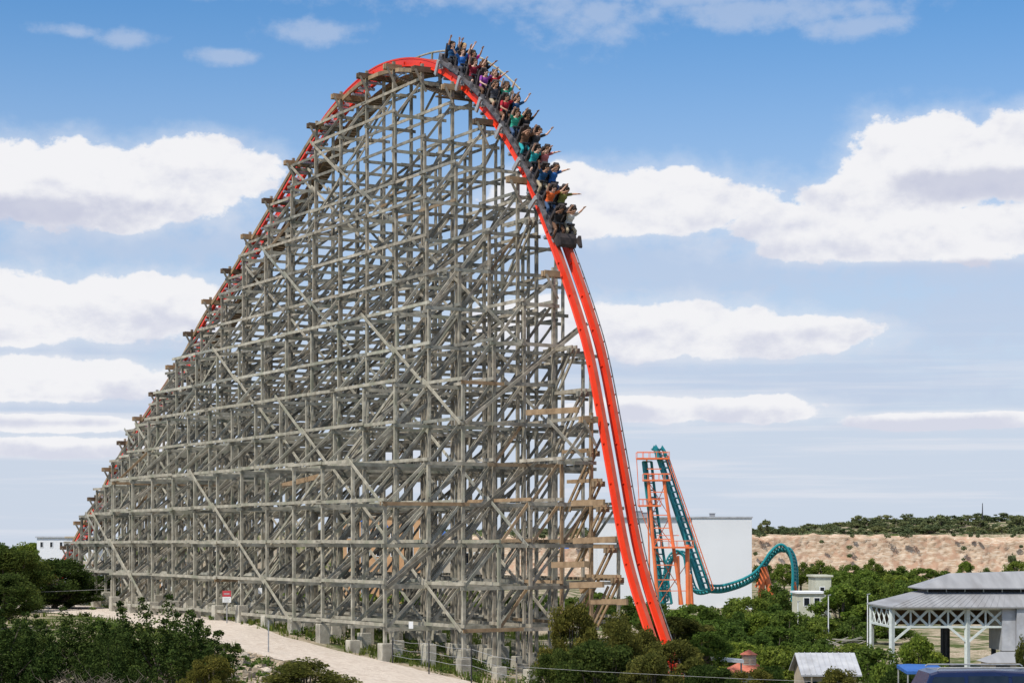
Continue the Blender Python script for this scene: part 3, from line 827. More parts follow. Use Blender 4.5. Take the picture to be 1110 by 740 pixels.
def tree_proto(seed, h, w, n_cl, n_leaf, leaf, mat, kind='oak', trunk_r=.18):
    rng = np.random.default_rng(seed); rnd = random.Random(seed)
    tb = MB(); cents = []; spr = []
    if kind == 'juniper':
        for i in range(n_cl):
            an = rnd.random()*6.283; rr = w*.5*math.sqrt(rnd.random()); base_z = h*(.05+.75*rnd.random()*(1-(rr/(w*.55))**2))
            x, y = rr*math.cos(an), rr*math.sin(an)
            hh = h*(.12+.14*rnd.random())
            for q in range(4):
                cents.append((x*(1+.06*q), y*(1+.06*q), base_z+hh*q*.42)); spr.append(w*.085*(1.15-.26*q))
        for i in range(14):
            c = cents[rnd.randrange(len(cents))]; tb.tube([(0,0,-.3),(c[0]*.3,c[1]*.3,c[2]*.35),(c[0]*.9,c[1]*.9,c[2])], [.08,.05,.015], 5)
    else:
        th = h*(.28 if kind == 'oak' else .1)
        lean = (rnd.uniform(-.3,.3), rnd.uniform(-.3,.3))
        tb.tube([(0,0,-.5),(lean[0]*.4,lean[1]*.4,th*.5),(lean[0],lean[1],th)], [trunk_r*1.25,trunk_r,trunk_r*.8], 7)
        for i in range(n_cl):
            an = i*2.4+rnd.uniform(-.5,.5); fz = rnd.random()
            env = math.sqrt(max(.05, 1-(2*fz-.85)**2*.8)); rr = w*.5*env*(.35+.65*rnd.random()**.6)
            z = th*.75+(h-th*.75)*(.08+.84*fz)
            c = (lean[0]+rr*math.cos(an)*.86, lean[1]+rr*math.sin(an)*.86, z)
            cents.append(c); spr.append(w*rnd.uniform(.08,.155))
            if i % 2 == 0:
                m_ = (lean[0]+(c[0]-lean[0])*.45, lean[1]+(c[1]-lean[1])*.45, th+(z-th)*.4)
                tb.tube([(lean[0],lean[1],th*.85), m_, c], [trunk_r*.5,trunk_r*.32,trunk_r*.08], 5)
    V, Fc = leaves(cents, np.array(spr), n_leaf, leaf, rng, .8, .6 if kind == 'juniper' else 0)
    V[:,2] = np.maximum(V[:,2], -.2+.3*rng.random(len(V)))
    return tb.mesh('trunk', M['bark'] if kind != 'twiggy' else M['twig']), mesh_np('crown', V, Fc, mat)
def plant_tree(pr, x, y, h_scale, w_scale, rz, name, label, cat, group=None, z=None, parts=('trunk','crown')):
    z = ground(x, y) if z is None else z
    r = empty(name, (x, y, z), label, cat, group)
    r.rotation_euler = (0, 0, rz); r.scale = (w_scale, w_scale, h_scale)
    a = link(parts[0], pr[0], r); b = link(parts[1], pr[1], r); return r
# prototypes are unit-sized (h=1 layouts scaled): built at natural size
OAK = [tree_proto(10+i, 6.0, 6.5, 34, 6500, .29, M[m_]) for i, m_ in enumerate(('leaf_mid','leaf_oak','leaf_lime','leaf_olive'))]
JUN = [tree_proto(30+i, 4.6, 6.0, 95, 30000, .12, M['leaf_juniper'], 'juniper') for i in range(3)]
NEARB = [tree_proto(40+i, 5.0, 5.0, 58, 19000, .14, M[m_], 'bush') for i, m_ in enumerate(('leaf_olive','leaf_scrub','leaf_olive'))]
FAR = [tree_proto(50+i, 5.0, 6.5, 22, 900, .62, M['leaf_far'], 'bush') for i in range(4)]
NAT = {'oak': (6.0, 6.5), 'jun': (4.3, 5.6), 'near': (5.0, 5.0), 'far': (5.0, 6.5)}
def tree_px(protos, kind, idx, u, vtop, Z, wpx, name, label, cat, group=None, minh=1.5, parts=('trunk','crown')):
    p = at(u, vtop, Z); gz = ground(p.x, p.y); h = max(minh, p.z-gz); w = wpx/F*Z; nh, nw = NAT[kind]
    return plant_tree(protos[idx], p.x, p.y, h/nh, w/nw, random.uniform(0, 6.28), name, label, cat, group, gz, parts)
# left and foreground, one by one
LF = [
 (NEARB,'near',1,12,590,150,104,'oak_tree','dark green tree at the left edge behind the others, topmost crown','tree'),
 (NEARB,'near',1,58,603,158,96,'oak_tree','dark green tree just left of the foot of the orange track','tree'),
 (NEARB,'near',1,-4,618,120,100,'oak_tree','leafy green tree cut by the left edge below the topmost crown','tree'),
 (NEARB,'near',1,106,622,172,66,'oak_tree','rounded green bush beside the pale utility pole left of the timber frame','bush'),
 (NEARB,'near',1,72,632,158,80,'oak_tree','mid-green bushy tree above the left end of the gravel road','tree'),
 (JUN,'jun',0,64,662,80,135,'juniper_bush','large dark juniper bush in the left foreground with bare grey twigs beside it','bush'),
 (JUN,'jun',1,176,649,78,138,'juniper_bush','large dark juniper bush with spiky shoots at the near edge of the gravel road','bush'),
 (JUN,'jun',2,-8,668,66,140,'juniper_bush','darkest juniper in the bottom left corner','bush'),
 (JUN,'jun',2,118,690,66,90,'juniper_bush','low dark juniper filling the gap between the two large foreground junipers','bush'),
 (NEARB,'near',0,228,708,70,70,'olive_shrub','low olive-green shrub below the rubble bank','bush'),
 (NEARB,'near',2,333,713,76,124,'olive_shrub','small rounded olive shrub standing alone at the bottom edge in front of the road','bush'),
 (NEARB,'near',0,624,650,92,84,'olive_shrub','tall olive-brown shrub with bare stems hiding the right foot of the timber frame','bush'),
 (NEARB,'near',2,672,664,90,88,'olive_shrub','olive shrub straight in front of the foot of the steep orange drop','bush'),
 (NEARB,'near',1,655,690,84,110,'olive_shrub','dark shrub below the steep orange drop at the bottom edge','bush'),
 (NEARB,'near',0,735,690,92,96,'olive_shrub','olive shrub just right of where the orange track vanishes','bush'),
 (NEARB,'near',0,700,678,96,60,'olive_shrub','rusty olive shrub swallowing the very foot of the orange track','bush'),
 (NEARB,'near',1,600,700,86,60,'olive_shrub','low green shrub beside the last concrete pier','bush'),
 (NEARB,'near',0,706,704,82,84,'olive_shrub','rusty olive shrub at the bottom edge under the track foot','bush'),
 (NEARB,'near',2,820,724,90,80,'olive_shrub','thin olive shrub in front of the red-roofed hut','bush'),
 (NEARB,'near',0,905,722,90,72,'olive_shrub','thin brown-green shrub in front of the small pale-roofed barn','bush'),
 (NEARB,'near',1,770,718,88,76,'olive_shrub','dark bottom-edge shrub left of the red-roofed hut','bush'),
 (NEARB,'near',1,975,722,88,60,'olive_shrub','green shrub between the small barn and the dark blue van','bush'),
 (NEARB,'near',2,1108,690,72,34,'olive_shrub','green shrub at the right edge above the dark blue van','bush'),
]
for pr, kd, ix, u, v, Z, w, nm, lab, cat in LF: tree_px(pr, kd, ix, u, v, Z, w, nm, lab, cat, 'shrubs and trees in the foreground', parts=('stems','foliage') if cat == 'bush' else ('trunk','crown'))
ORDN = ['leftmost','second from the left','third from the left','fourth from the left','fifth from the left','sixth from the left','seventh from the left','eighth from the left','ninth from the left','tenth from the left','eleventh from the left','twelfth from the left','thirteenth from the left','fourteenth from the left','fifteenth from the left','sixteenth from the left']
TONE = {0:'mid-green',1:'dark green',2:'yellow-green',3:'olive-brown'}
ROWS = [
 ('on the far left horizon', 600, [(-24,584,40,1),(6,585,40,1),(34,584,44,0),(62,586,36,1),(88,585,40,1),(112,587,40,0)]),
 ('in the row under the quarry cliff', 520, [(828,604,26,1),(850,607,26,0),(868,606,30,1),(893,604,34,1),(921,608,28,0),(948,602,26,1),(972,610,34,1),(1000,612,40,0),(1030,615,34,1),(1046,606,20,2),(1072,612,24,1),(1103,604,26,0),(1125,604,30,1)]),
 ('in the row behind the pavilion roof', 400, [(912,614,46,2),(940,612,50,2),(972,616,46,0),(1002,624,44,2),(930,630,44,0)]),
 ('in the row below the teal loop', 300, [(722,655,46,1),(752,648,50,0),(785,642,52,1),(812,640,50,0),(840,648,46,1),(870,660,36,1),(912,628,66,2),(938,648,58,2),(965,668,40,1)]),
 ('in the row behind the two light poles', 225, [(735,668,58,1),(772,664,56,0),(806,668,58,1),(842,672,54,0),(875,678,52,1),(925,690,52,0)]),
 ('in the row behind the red-roofed hut', 175, [(735,690,70,3),(765,684,56,0),(800,690,66,2),(842,692,64,0),(880,690,50,0),(948,694,56,0),(998,683,46,2),(1012,700,52,2)]),
 ('in the row beside the small pale-roofed barn', 140, [(725,708,66,3),(762,716,50,0),(836,714,42,0),(955,712,52,2),(985,716,44,3),(1062,742,40,1)]),
]
for desc, Z, lst in ROWS:
    lst = sorted(lst)
    for i, (u, v, w, tn) in enumerate(lst):
        tree_px(OAK, 'oak', tn, u, v+3+(3 if Z < 480 else 0), Z+random.uniform(-6, 6), w*1.32, 'oak_tree', f"{TONE[tn]} bushy tree {desc}, {ORDN[i]}", 'tree', 'trees in the valley', minh=3)
# more crowns closing the valley between the rows
fill = [(u+random.uniform(-8,8), 622+random.uniform(0,12), 350, 46, random.choice([0,0,1])) for u in range(838, 1000, 30)] + \
       [(u+random.uniform(-8,8), 660+random.uniform(0,10), 260, 50, random.choice([0,1,1,2])) for u in range(700, 930, 32)] + \
       [(u+random.uniform(-8,8), 640+random.uniform(0,8), 330, 46, random.choice([0,0,1])) for u in range(560, 720, 30)] + \
       [(u+random.uniform(-8,8), 636+random.uniform(0,10), 300, 48, random.choice([0,1])) for u in range(100, 560, 42)]
for i, (u, v, Z, w, tn) in enumerate(fill):
    if 852 < u < 908 and Z > 300: continue
    zone = 'deep in the thicket right of the orange drop' if u > 700 else ('seen through the right half of the timber frame' if u > 440 else 'seen through the left half of the timber frame')
    tree_px(OAK, 'oak', tn, u, v, Z, w*1.2, 'oak_tree', f"{TONE[tn]} tree {zone}", 'tree', f'{TONE[tn]} trees {zone}', minh=3)
# rim trees on top of the quarry
rimn = 0
for i in range(240):
    u = 560+ (1180-560)*random.random(); Z = 716+random.random()*84
    hump = 3.0*math.exp(-((u-1018)/60)**2)+2.4*math.exp(-((u-1095)/30)**2)+1.0*math.exp(-((u-935)/40)**2)
    p = at(u, 580, Z); gz = ground(p.x, p.y)
    h = (1.3+2.2*random.random()**2+hump*random.random()*.55)*(.7 if u < 930 else 1); w = 4+7*random.random()
    plant_tree(FAR[i % 4], p.x, p.y, h/5.0, w/6.5, random.random()*6.28, 'rim_tree', 'grey-green scrub tree in the continuous band along the quarry rim', 'tree', 'scrub trees along the quarry rim', gz)
for i, (u, v, Z, w) in enumerate([(829,563,712,16),(1018,558,760,34),(1103,558,750,24),(1002,565,740,20),(1098,600,690,14),(860,574,712,14)]):
    tree_px(FAR, 'far', i % 4, u, v, Z, w, 'rim_tree', ['lone rounded tree on the rim next to the white building','widest and highest crown on the quarry rim','tall dark crown on the rim at the right edge','dark crown just left of the highest crown on the rim','bush growing in front of the cliff at the right edge','low crown on the rim above the teal loop'][i], 'tree', 'scrub trees along the quarry rim')
# distant left trees
for i, (u, v, Z, w) in enumerate([(12,592,330,40),(45,596,300,36),(92,604,280,34),(150,600,330,40),(-20,590,300,50)]):
    tree_px(OAK, 'oak', 1, u, v, Z, w, 'oak_tree', ['dark tree far off by the left horizon','dark tree in front of the far white building','tree behind the foot of the orange track','tree beyond the tan flat-roofed building','tree just past the left picture edge'][i], 'tree', 'far trees on the left')

# dead grey brush in the left foreground
for i, (u, v, Z) in enumerate([(28,700,70),(100,722,64)]):
    p = at(u, v, Z); gz = ground(p.x, p.y); mb = MB(); rnd = random.Random(i)
    for q in range(120):
        an = rnd.random()*6.28; r1 = rnd.uniform(.3,1.2); h = rnd.uniform(.4,1.2)
        a = Vector((p.x+rnd.uniform(-.6,.6), p.y+rnd.uniform(-.4,.4), gz)); b = a+Vector((math.cos(an)*r1*.5, math.sin(an)*r1*.5, h*.6)); c = b+Vector((math.cos(an)*r1*.6, math.sin(an)*r1*.6, h*.45))
        mb.tube([a,b,c], [.03,.018,.006], 4)
        for w_ in range(3): d = b.lerp(c, rnd.random()); mb.tube([d, d+Vector((rnd.uniform(-.35,.35), rnd.uniform(-.3,.3), rnd.uniform(.05,.4)))], [.01,.004], 3)
    o = mb.build('dead_brush', M['twig'], None, origin=(p.x, p.y, gz)); tag(o, ['bare grey brush in front of the big left juniper','bare grey brush at the bottom between the junipers'][i], 'dead bush', 'bare brush in the foreground')

# grass and weeds (uncountable)
def scatter_grass(name, n, rx, ry, hmin, hmax, avoid=True, mat='grass'):
    rng = np.random.default_rng(5); V = []; cnt = 0
    Vs = []
    for i in range(n):
        x = rng.uniform(*rx); y = rng.uniform(*ry)
        if hsh(x*1.3, y*1.1) < -.15: continue
        # inside road?
        u = CX+F*x/y; z = ground(x, y); v = HY-F*z/y
        tv = np.interp(u, [a for a, b in top], [b for a, b in top]); bv = np.interp(u, [a for a, b in bot], [b for a, b in bot])
        if tv-0.5 < v < bv+0.5: continue
        if v > bv and u < 420 and hsh(x*2.3, y*1.9) < .35: continue
        h = rng.uniform(hmin, hmax); 
        for q in range(3):
            a = rng.uniform(0, 6.28); w = .05; dx, dy = math.cos(a)*w, math.sin(a)*w; ox, oy = rng.uniform(-.2,.2,2)
            lx, ly = rng.uniform(-.3,.3,2)*h
            Vs += [(x+ox-dx,y+oy-dy,z-.03),(x+ox+dx,y+oy+dy,z-.03),(x+ox+lx,y+oy+ly,z+h)]
    Fc = np.arange(len(Vs)).reshape(-1,3)
    o = link(name, mesh_np(name, Vs, Fc, M[mat])); tag(o, 'short green grass and weeds around the concrete piers and road edge', 'grass', kind='stuff'); return o
scatter_grass('grass', 30000, (-48, 14), (72, 175), .12, .5)
# weed clumps under the frame
rng = np.random.default_rng(8); cents = []; spr = []
for i in range(260):
    k = random.uniform(-3, 13); s = -5.46+4.09*k; t = random.uniform(-12.2, 8); p = W(s, t, 0)
    if k > 6 and random.random() < .5: continue
    cents.append((p.x, p.y, ground(p.x, p.y)+.1)); spr.append(random.uniform(.25,.75))
for i in range(70):
    u = random.uniform(190, 330); v = np.interp(u, [a for a, b in bot], [b for a, b in bot])+random.uniform(3, 45); p = ground_hit(u, v)
    cents.append((p.x, p.y, p.z+.08)); spr.append(random.uniform(.15,.5))
for i in range(120):
    u = random.uniform(0, 220); p = ground_hit(u, random.uniform(672, 735)); cents.append((p.x, p.y, p.z+.1)); spr.append(random.uniform(.3,.8))
V, Fc = leaves(cents, np.array(spr), 46000, .13, rng, .75)
o = link('weeds', mesh_np('weeds', V, Fc, M['leaf_oak'])); tag(o, 'low leafy weeds between the concrete piers and on the rubble bank', 'weeds', kind='stuff')
# rubble bank below the road
rng = random.Random(3); mb = MB()
for i in range(1500):
    u = rng.uniform(205, 345); bv = np.interp(u, [a for a, b in bot], [b for a, b in bot]); v = bv+rng.uniform(0, 48)
    p = ground_hit(u, v) if i < 420 else None
    if p is None: p = Vector((rng.uniform(-15,-5.5), rng.uniform(74, 104), 0)); p.z = ground(p.x, p.y)
    uu = CX+F*p.x/p.y; vv = HY-F*p.z/p.y
    if vv < np.interp(uu, [a for a, b in bot], [b for a, b in bot]): continue
    r = rng.uniform(.04,.15)*(1 if rng.random() < .9 else 1.8)
    vs = [Vector((rng.uniform(.6,1)*sx*r, rng.uniform(.6,1)*sy*r, rng.uniform(.5,.8)*sz*r)) for sz in (-1,1) for sx, sy in ((-1,-1),(1,-1),(1,1),(-1,1))]
    a = rng.random()*6.28; rot = Matrix.Rotation(a, 3, 'Z') @ Matrix.Rotation(rng.uniform(-.5,.5), 3, 'X')
    mb.add([rot@q+p+Vector((0,0,r*.2)) for q in vs], [(0,3,2,1),(4,5,6,7),(0,1,5,4),(1,2,6,5),(2,3,7,6),(3,0,4,7)])
o = mb.build('rubble', surf('rubble_stone', (.26,.20,.14), (.44,.37,.28), 3, .95, island=.35)); tag(o, 'tan limestone rubble on the bank below the gravel road', 'rubble', kind='stuff')
def boulder(u, v, r, label):
    p = ground_hit(u, v); mb = MB(); rn = random.Random(u); mb.sphere((0,0,0), r, 9, 7, (1.3,1,.75))
    mb.v = [(x*(1+rn.uniform(-.16,.16)), y*(1+rn.uniform(-.16,.16)), z*(1+rn.uniform(-.16,.16))) for x, y, z in mb.v]
    o = mb.build('boulder', M['rock'], None); o.location = p+Vector((0,0,r*.3)); tag(o, label, 'rock', 'boulders by the road')
boulder(276.5, 670, .42, 'squarish pale rock on the grass at the upper road edge under the timber frame')
boulder(262, 714, .35, 'tan rock lying on the rubble bank nearest the road')
boulder(240, 727, .40, 'tan rock low on the rubble bank beside the olive shrub')
boulder(287, 730, .3, 'tan rock low on the rubble bank left of the lone round shrub')

# ------------------------------------------------------------------ road signs, poles, fence
p = at(246, 0, 129); p.z = ground(p.x, p.y); zs = [(HY-v)/F*129 for v in (652.5,646.3,639.8)]
sgn = empty('warning_sign', p, 'small red over white notice board standing in front of the timber frame', 'sign')
mb = MB(); mb.beam(p-Vector((0,0,.2)), Vector((p.x,p.y,zs[2]-.05)), .06, .06); mb.build('sign_post', M['steel'], sgn)
mb = MB(); mb.box(p.x-.27, p.x+.27, p.y-.09, p.y-.05, zs[0], zs[1]); mb.build('sign_panel', M['signwhite'], sgn)
mb = MB(); mb.box(p.x-.27, p.x+.27, p.y-.10, p.y-.05, zs[1]+.005, zs[2]); mb.build('red_header', M['red'], sgn)
mb = MB()
for q in range(4): z = zs[1]-.08-q*.075; mb.box(p.x-.2, p.x+.2-.06*(q%2), p.y-.095, p.y-.089, z-.02, z)
mb.box(p.x-.18, p.x+.18, p.y-.106, p.y-.1, zs[1]+.15, zs[1]+.22); mb.build('print_lines', M['steel'], sgn)
p = ground_hit(121, 661)
pole = empty('utility_pole', p, 'thin pale wooden pole carrying a wire in front of the left shrubs', 'pole')
mb = MB(); mb.tube([p-Vector((0,0,.4)), p+Vector((0,0,(661-628)/F*p.y))], [.10,.08], 8); mb.build('shaft', M['wood_pale'], pole)
mb = MB(); q = p+Vector((0,0,(661-638)/F*p.y)); pts = [q+Vector((-x*1.0, -x*.5, -.22*math.sin(x/18*3.14))) for x in np.linspace(0, 18, 14)]; mb.tube(pts, .010, 4); mb.build('wire', M['steel'], pole)
fp = [(291,707,672,'steel'),(425.6,719,690,'blackmetal'),(465,731,694,'blackmetal'),(511,741,700,'blackmetal'),(560,752,712,'blackmetal')]
root = ground_hit(425.6, 719); fence = empty('wire_fence', root, 'thin dark fence posts with sagging wire along the upper road edge', 'fence'); tops = []
for u, vb, vt, mt in fp:
    q = ground_hit(u, vb); hgt = (vb-vt)/F*q.y; mb = MB(); mb.beam(q-Vector((0,0,.3)), q+Vector((0,0,hgt)), .06, .05); mb.build('fence_post', M[mt], fence); tops.append(q+Vector((0,0,hgt)))
mb = MB()
for dz in (.15,.6,1.0):
    for i in range(1, len(tops)-1): a, b = tops[i], tops[i+1]; mb.tube([a-Vector((0,0,dz)), (a+b)/2-Vector((0,0,dz+.08)), b-Vector((0,0,dz))], .010, 4)
mb.build('fence_wire', M['steel'], fence)
# wire swag at the bottom right
pts_px = [(560,722,84),(640,727,82),(720,731,80),(800,735,78),(880,738,76)]
fr = ground(at(560,722,84).x, 84); fence2 = empty('wire_fence', Vector((at(560,722,84).x, 84, fr)), 'faint pale wire strung between thin posts across the bottom shrubs', 'fence')
mb = MB(); mb.tube([at(*q) for q in pts_px], .006, 4); mb.build('fence_wire', M['steel'], fence2)
for q in (pts_px[0], pts_px[-1]):
    a = at(*q); mb = MB(); mb.beam(Vector((a.x, a.y, ground(a.x, a.y)-.3)), a+Vector((0,0,.15)), .05, .05); mb.build('fence_post', M['wood'], fence2)
for u, v0, v1, Z, lab in ((865,652,700,262,'thin white light pole among the trees below the teal loop'),(898,645,700,258,'taller thin white light pole beside the yellow-green tree'),(940.5,644,665,252,'thin white pole against the left corner of the pavilion')):
    a = at(u, v0, Z); b = Vector((a.x, a.y, ground(a.x, a.y)-.4)); r = empty('light_pole', b, lab, 'pole', 'light poles in the valley')
    mb = MB(); mb.tube([b, a], [.085,.06], 8); mb.build('shaft', M['signwhite'], r); mb = MB(); mb.beam(a+Vector((-.1,0,.02)), a+Vector((.32,0,.10)), .2, .1); mb.build('lamp_head', M['steel'], r)

# ------------------------------------------------------------------ teal and orange steel coaster
Z0 = 345.0
sc_root = empty('steel_coaster', at(735, 650, Z0), 'teal-tracked coaster with orange lift towers and a loop beside a white building', 'roller coaster')
def ladder(ptsA, ptsB, r, name, mat, nr=18, rung=.1, spine=None):
    """a track of two tubes with rungs, drawn as one part"""
    mb = MB(); mb.tube(ptsA, r, 7); mb.tube(ptsB, r, 7)
    def samp(P, f):
        L_ = [0]; 
        for i in range(1, len(P)): L_.append(L_[-1]+(Vector(P[i])-Vector(P[i-1])).length)
        x = f*L_[-1]; i = max(1, min(len(P)-1, int(np.searchsorted(L_, x)))); return Vector(P[i-1]).lerp(Vector(P[i]), (x-L_[i-1])/(L_[i]-L_[i-1]+1e-9))
    for i in range(nr+1):
        f = i/nr; mb.beam(samp(ptsA, f), samp(ptsB, f), rung, rung*1.3)
    if spine is not None:
        back = [Vector(a).lerp(Vector(b), .5)+Vector(spine) for a, b in zip(ptsA, ptsB)]; mb.tube(back, r*1.7, 8)
        for i in range(nr+1):
            f = i/nr; a, b = samp(ptsA, f), samp(ptsB, f); c = samp(back, f); mb.beam(a, c, rung, rung); mb.beam(b, c, rung, rung)
    return mb.build(name, mat, sc_root)
A = lambda u, v, dz=0: at(u, v, Z0+dz)
ladder([A(707,487),A(708,484),A(711,489),A(733,556),A(760,638)], [A(716,487,2),A(717,484,2),A(720,489,2),A(742,556,2),A(769.5,638,2)], .32, 'lift_track', M['teal'], 24, .22, (-.4,1.2,0))
ladder([A(697,500),A(702,545),A(709,600),A(716,654)], [A(706,500,2),A(711,545,2),A(719,600,2),A(728,654,2)], .25, 'lift_track', M['teal'], 20, .18, (-.3,1.0,0))
hr = MB(); hr.tube([A(724,493,-1),A(749,565,-1),A(773.7,638,-1)], .09, 6); hr.tube([A(722,495,-1),A(747,567,-1),A(771.5,640,-1)], .06, 6)
for f in np.linspace(0, 1, 26): hr.beam(A(722+49.5*f,495+145*f,-1), A(724+49.7*f,493+145*f,-1), .06, .06); 
hr.build('lift_handrail', M['orange'], sc_root)
for (u0, v0, u1, v1, dz, w) in [(703,522,713,655,-3,.62),(719.5,520,739,655,-3,.62),(745,590,746,656,-3,.8),(709,592,712,656,2,.5),(701,498,705,656,6,.3),(724,498,752,592,6,.22)]:
    mb = MB(); mb.tube([A(u0,v0,dz),A(u1,v1,dz)], [w*.5*.9,w*.5], 8); mb.build('tower_column', M['orange'], sc_root)
for (u0, u1, v, dz, h) in [(690,725,497,0,.5),(697,726,520.5,-2,.5),(708,751,593,-3,.6),(692,716,548,-2,.5),(703,720,540,0,.3),(712,736,580,-2,.25),(706,744,640,-3,.25)]:
    mb = MB(); c0, c1 = A(u0,v,dz), A(u1,v,dz); mb.beam(c0, c1, 3.2 if h > .4 else .3, h*.5)
    if h > .4:
        for e in (-1.5, 1.5):
            mb.tube([c0+Vector((0,e,1.1)), c1+Vector((0,e,1.1))], .06, 5)
            for f in np.linspace(0, 1, 6): q = c0.lerp(c1, f)+Vector((0,e,0)); mb.tube([q, q+Vector((0,0,1.1))], .05, 5)
    mb.build('service_platform', M['orange'], sc_root)
mb = MB()
for (a, b, c, d) in [(703,522,726,560),(722,522,706,560),(706,560,730,592),(727,558,709,592),(712,598,738,640),(735,598,713,640),(716,652,745,610),(690,497,693,548),(693,548,712,600)]: mb.tube([A(a,b,-1),A(c,d,-1)], .07, 5)
mb.build('tie_rods', M['orange'], sc_root)
mb = MB(); 
for v in (508,533,558,572,584,612,628): mb.beam(A(702.8+(v-524)*.078,v,-3), A(719+(v-524)*.148,v,-3), .16, .16)
mb.build('tower_rungs', M['orange'], sc_root)
arcp = catmull([(768,634),(780,634.5),(792,632),(806,627),(818,620),(827,610),(835,598),(845,590),(853,594),(858,606),(859.5,625),(858,648)], 5)
ladder([A(u,v,10) for u, v in arcp], [A(u+1.5+3.2*(u > 845),v+5.6-3.5*(u > 850),14) for u, v in arcp], .25, 'loop_track', M['teal'], 42, .17, (0,1.0,-.5))
lp = catmull([(718,650),(719,625),(724,604),(733,596),(741,603),(744,622),(749,636),(757,640),(770,637)], 5)
ladder([A(u,v,18) for u, v in lp], [A(u+6,v+1,20) for u, v in lp], .17, 'loop_track', M['teal'], 34, .12, (0,.8,-.4))
for (u0, v0, u1, v1, w) in [(827.5,614,824,656,1.1),(828,614,839,656,1.1),(829,618,819,636,.4),(861,630,866,660,.5),(735,602,737,655,.5),(748,622,750,656,.7)]:
    mb = MB(); mb.tube([A(u0,v0,12),A(u1,v1,12)], w*.5, 8); mb.build('support_leg', M['orange'], sc_root)

# ------------------------------------------------------------------ buildings
def hbuild(name, label, cat, loc): return empty(name, loc, label, cat)
# white warehouse
Zb = 425.0; x0 = at(648,0,Zb).x; xm = at(750,0,Zb).x; x1 = at(815,0,Zb).x; zt = at(0,561,Zb).z; gb = ground(20, Zb)-2
wh = hbuild('white_warehouse', 'big windowless white metal building behind the teal coaster', 'building', ((x0+x1)/2, Zb, gb))
mb = MB(); mb.box(x0, xm-.03, Zb+.4, Zb+30, gb, zt-.1); mb.build('wall', M['white'], wh)
mb = MB(); mb.box(xm+.03, x1, Zb, Zb+30, gb, zt-.05); mb.build('wall', M['white'], wh)
mb = MB(); mb.box(x0-.2, x1+.2, Zb-.2, Zb+30.2, zt-.04, zt+.28); mb.build('parapet', M['paleroof'], wh)
mb = MB()
x = x0+1.2
while x < x1:
    if abs(x-xm) > .5: mb.box(x-.02, x+.02, Zb-.015+(.4 if x < xm else 0), Zb+.05+(.4 if x < xm else 0), gb, zt-.15)
    x += 3.1
mb.build('panel_seams', M['white'], wh)
for u, w, h in ((690,2.4,1.2),(700,1.4,.9),(772,1.0,.7)): 
    c = at(u, 0, Zb+8); mb = MB(); mb.box(c.x-w/2, c.x+w/2, Zb+7, Zb+9, zt+.28, zt+.28+h); mb.box(c.x-w/2-.1, c.x+w/2+.1, Zb+6.9, Zb+9.1, zt+.28+h, zt+.4+h); mb.build('roof_unit', M['greyroof'], wh)
# generic small flat building with windows
def block(name, label, u0, u1, vt, Z, depth, wall, roof, wins=(), vb=None, over=.3):
    a, b = at(u0, vt, Z), at(u1, vt, Z); gz = ground((a.x+b.x)/2, Z+depth/2)-1.5
    r = hbuild(name, label, 'building', ((a.x+b.x)/2, Z, gz))
    mb = MB(); mb.box(a.x, b.x, Z, Z+depth, gz, a.z-.3); mb.build('wall', M[wall], r)
    mb = MB(); mb.box(a.x-over, b.x+over, Z-over, Z+depth+over, a.z-.3, a.z); mb.build('roof', M[roof], r)
    for (f0, f1, d0, d1) in wins:
        X0 = a.x+(b.x-a.x)*f0; X1 = a.x+(b.x-a.x)*f1
        mb = MB(); mb.box(X0-.12, X1+.12, Z-.06, Z+.1, a.z-d1-.12, a.z-d0+.12); w = mb.build('window', M['signwhite'], r)
        mb = MB(); mb.box(X0, X1, Z-.08, Z+.1, a.z-d1, a.z-d0); mb.build('pane', M['glassdark'], w)
    return r
block('white_building', 'far white flat-roofed building left of the foot of the orange track', 40, 72, 581, 420, 14, 'white', 'paleroof', [(.12,.2,1.2,2.2),(.45,.53,1.2,2.2),(.78,.86,1.2,2.2)])
block('white_building', 'low pale building just behind the foot of the orange track', 72, 104, 581, 400, 12, 'white', 'tan', [(.2,.4,1,2.2),(.6,.8,1,2.2)])
c = block('tan_building', 'long tan building with an overhanging flat roof behind the left end of the frame', 98, 192, 608, 225, 12, 'terracotta', 'tan', [(.08+.15*i,.16+.15*i,1.6,3.0) for i in range(6)], over=1.0)
block('terracotta_building', 'orange-walled building glimpsed through the middle of the timber frame', 372, 470, 558, 330, 18, 'terracotta', 'tan', [(.05+.16*i,.13+.16*i,2+3*j,3.6+3*j) for i in range(6) for j in range(2)])
block('terracotta_building', 'lower sandy building glimpsed right of the orange-walled one through the frame', 470, 528, 588, 320, 14, 'tan', 'cream', [(.1+.22*i,.24+.22*i,1.6,3.2) for i in range(4)])
block('pink_building', 'pinkish low building glimpsed through the left half of the frame', 225, 300, 590, 360, 16, 'tan', 'cream', [(.08+.18*i,.18+.18*i,1.2,2.8) for i in range(5)])
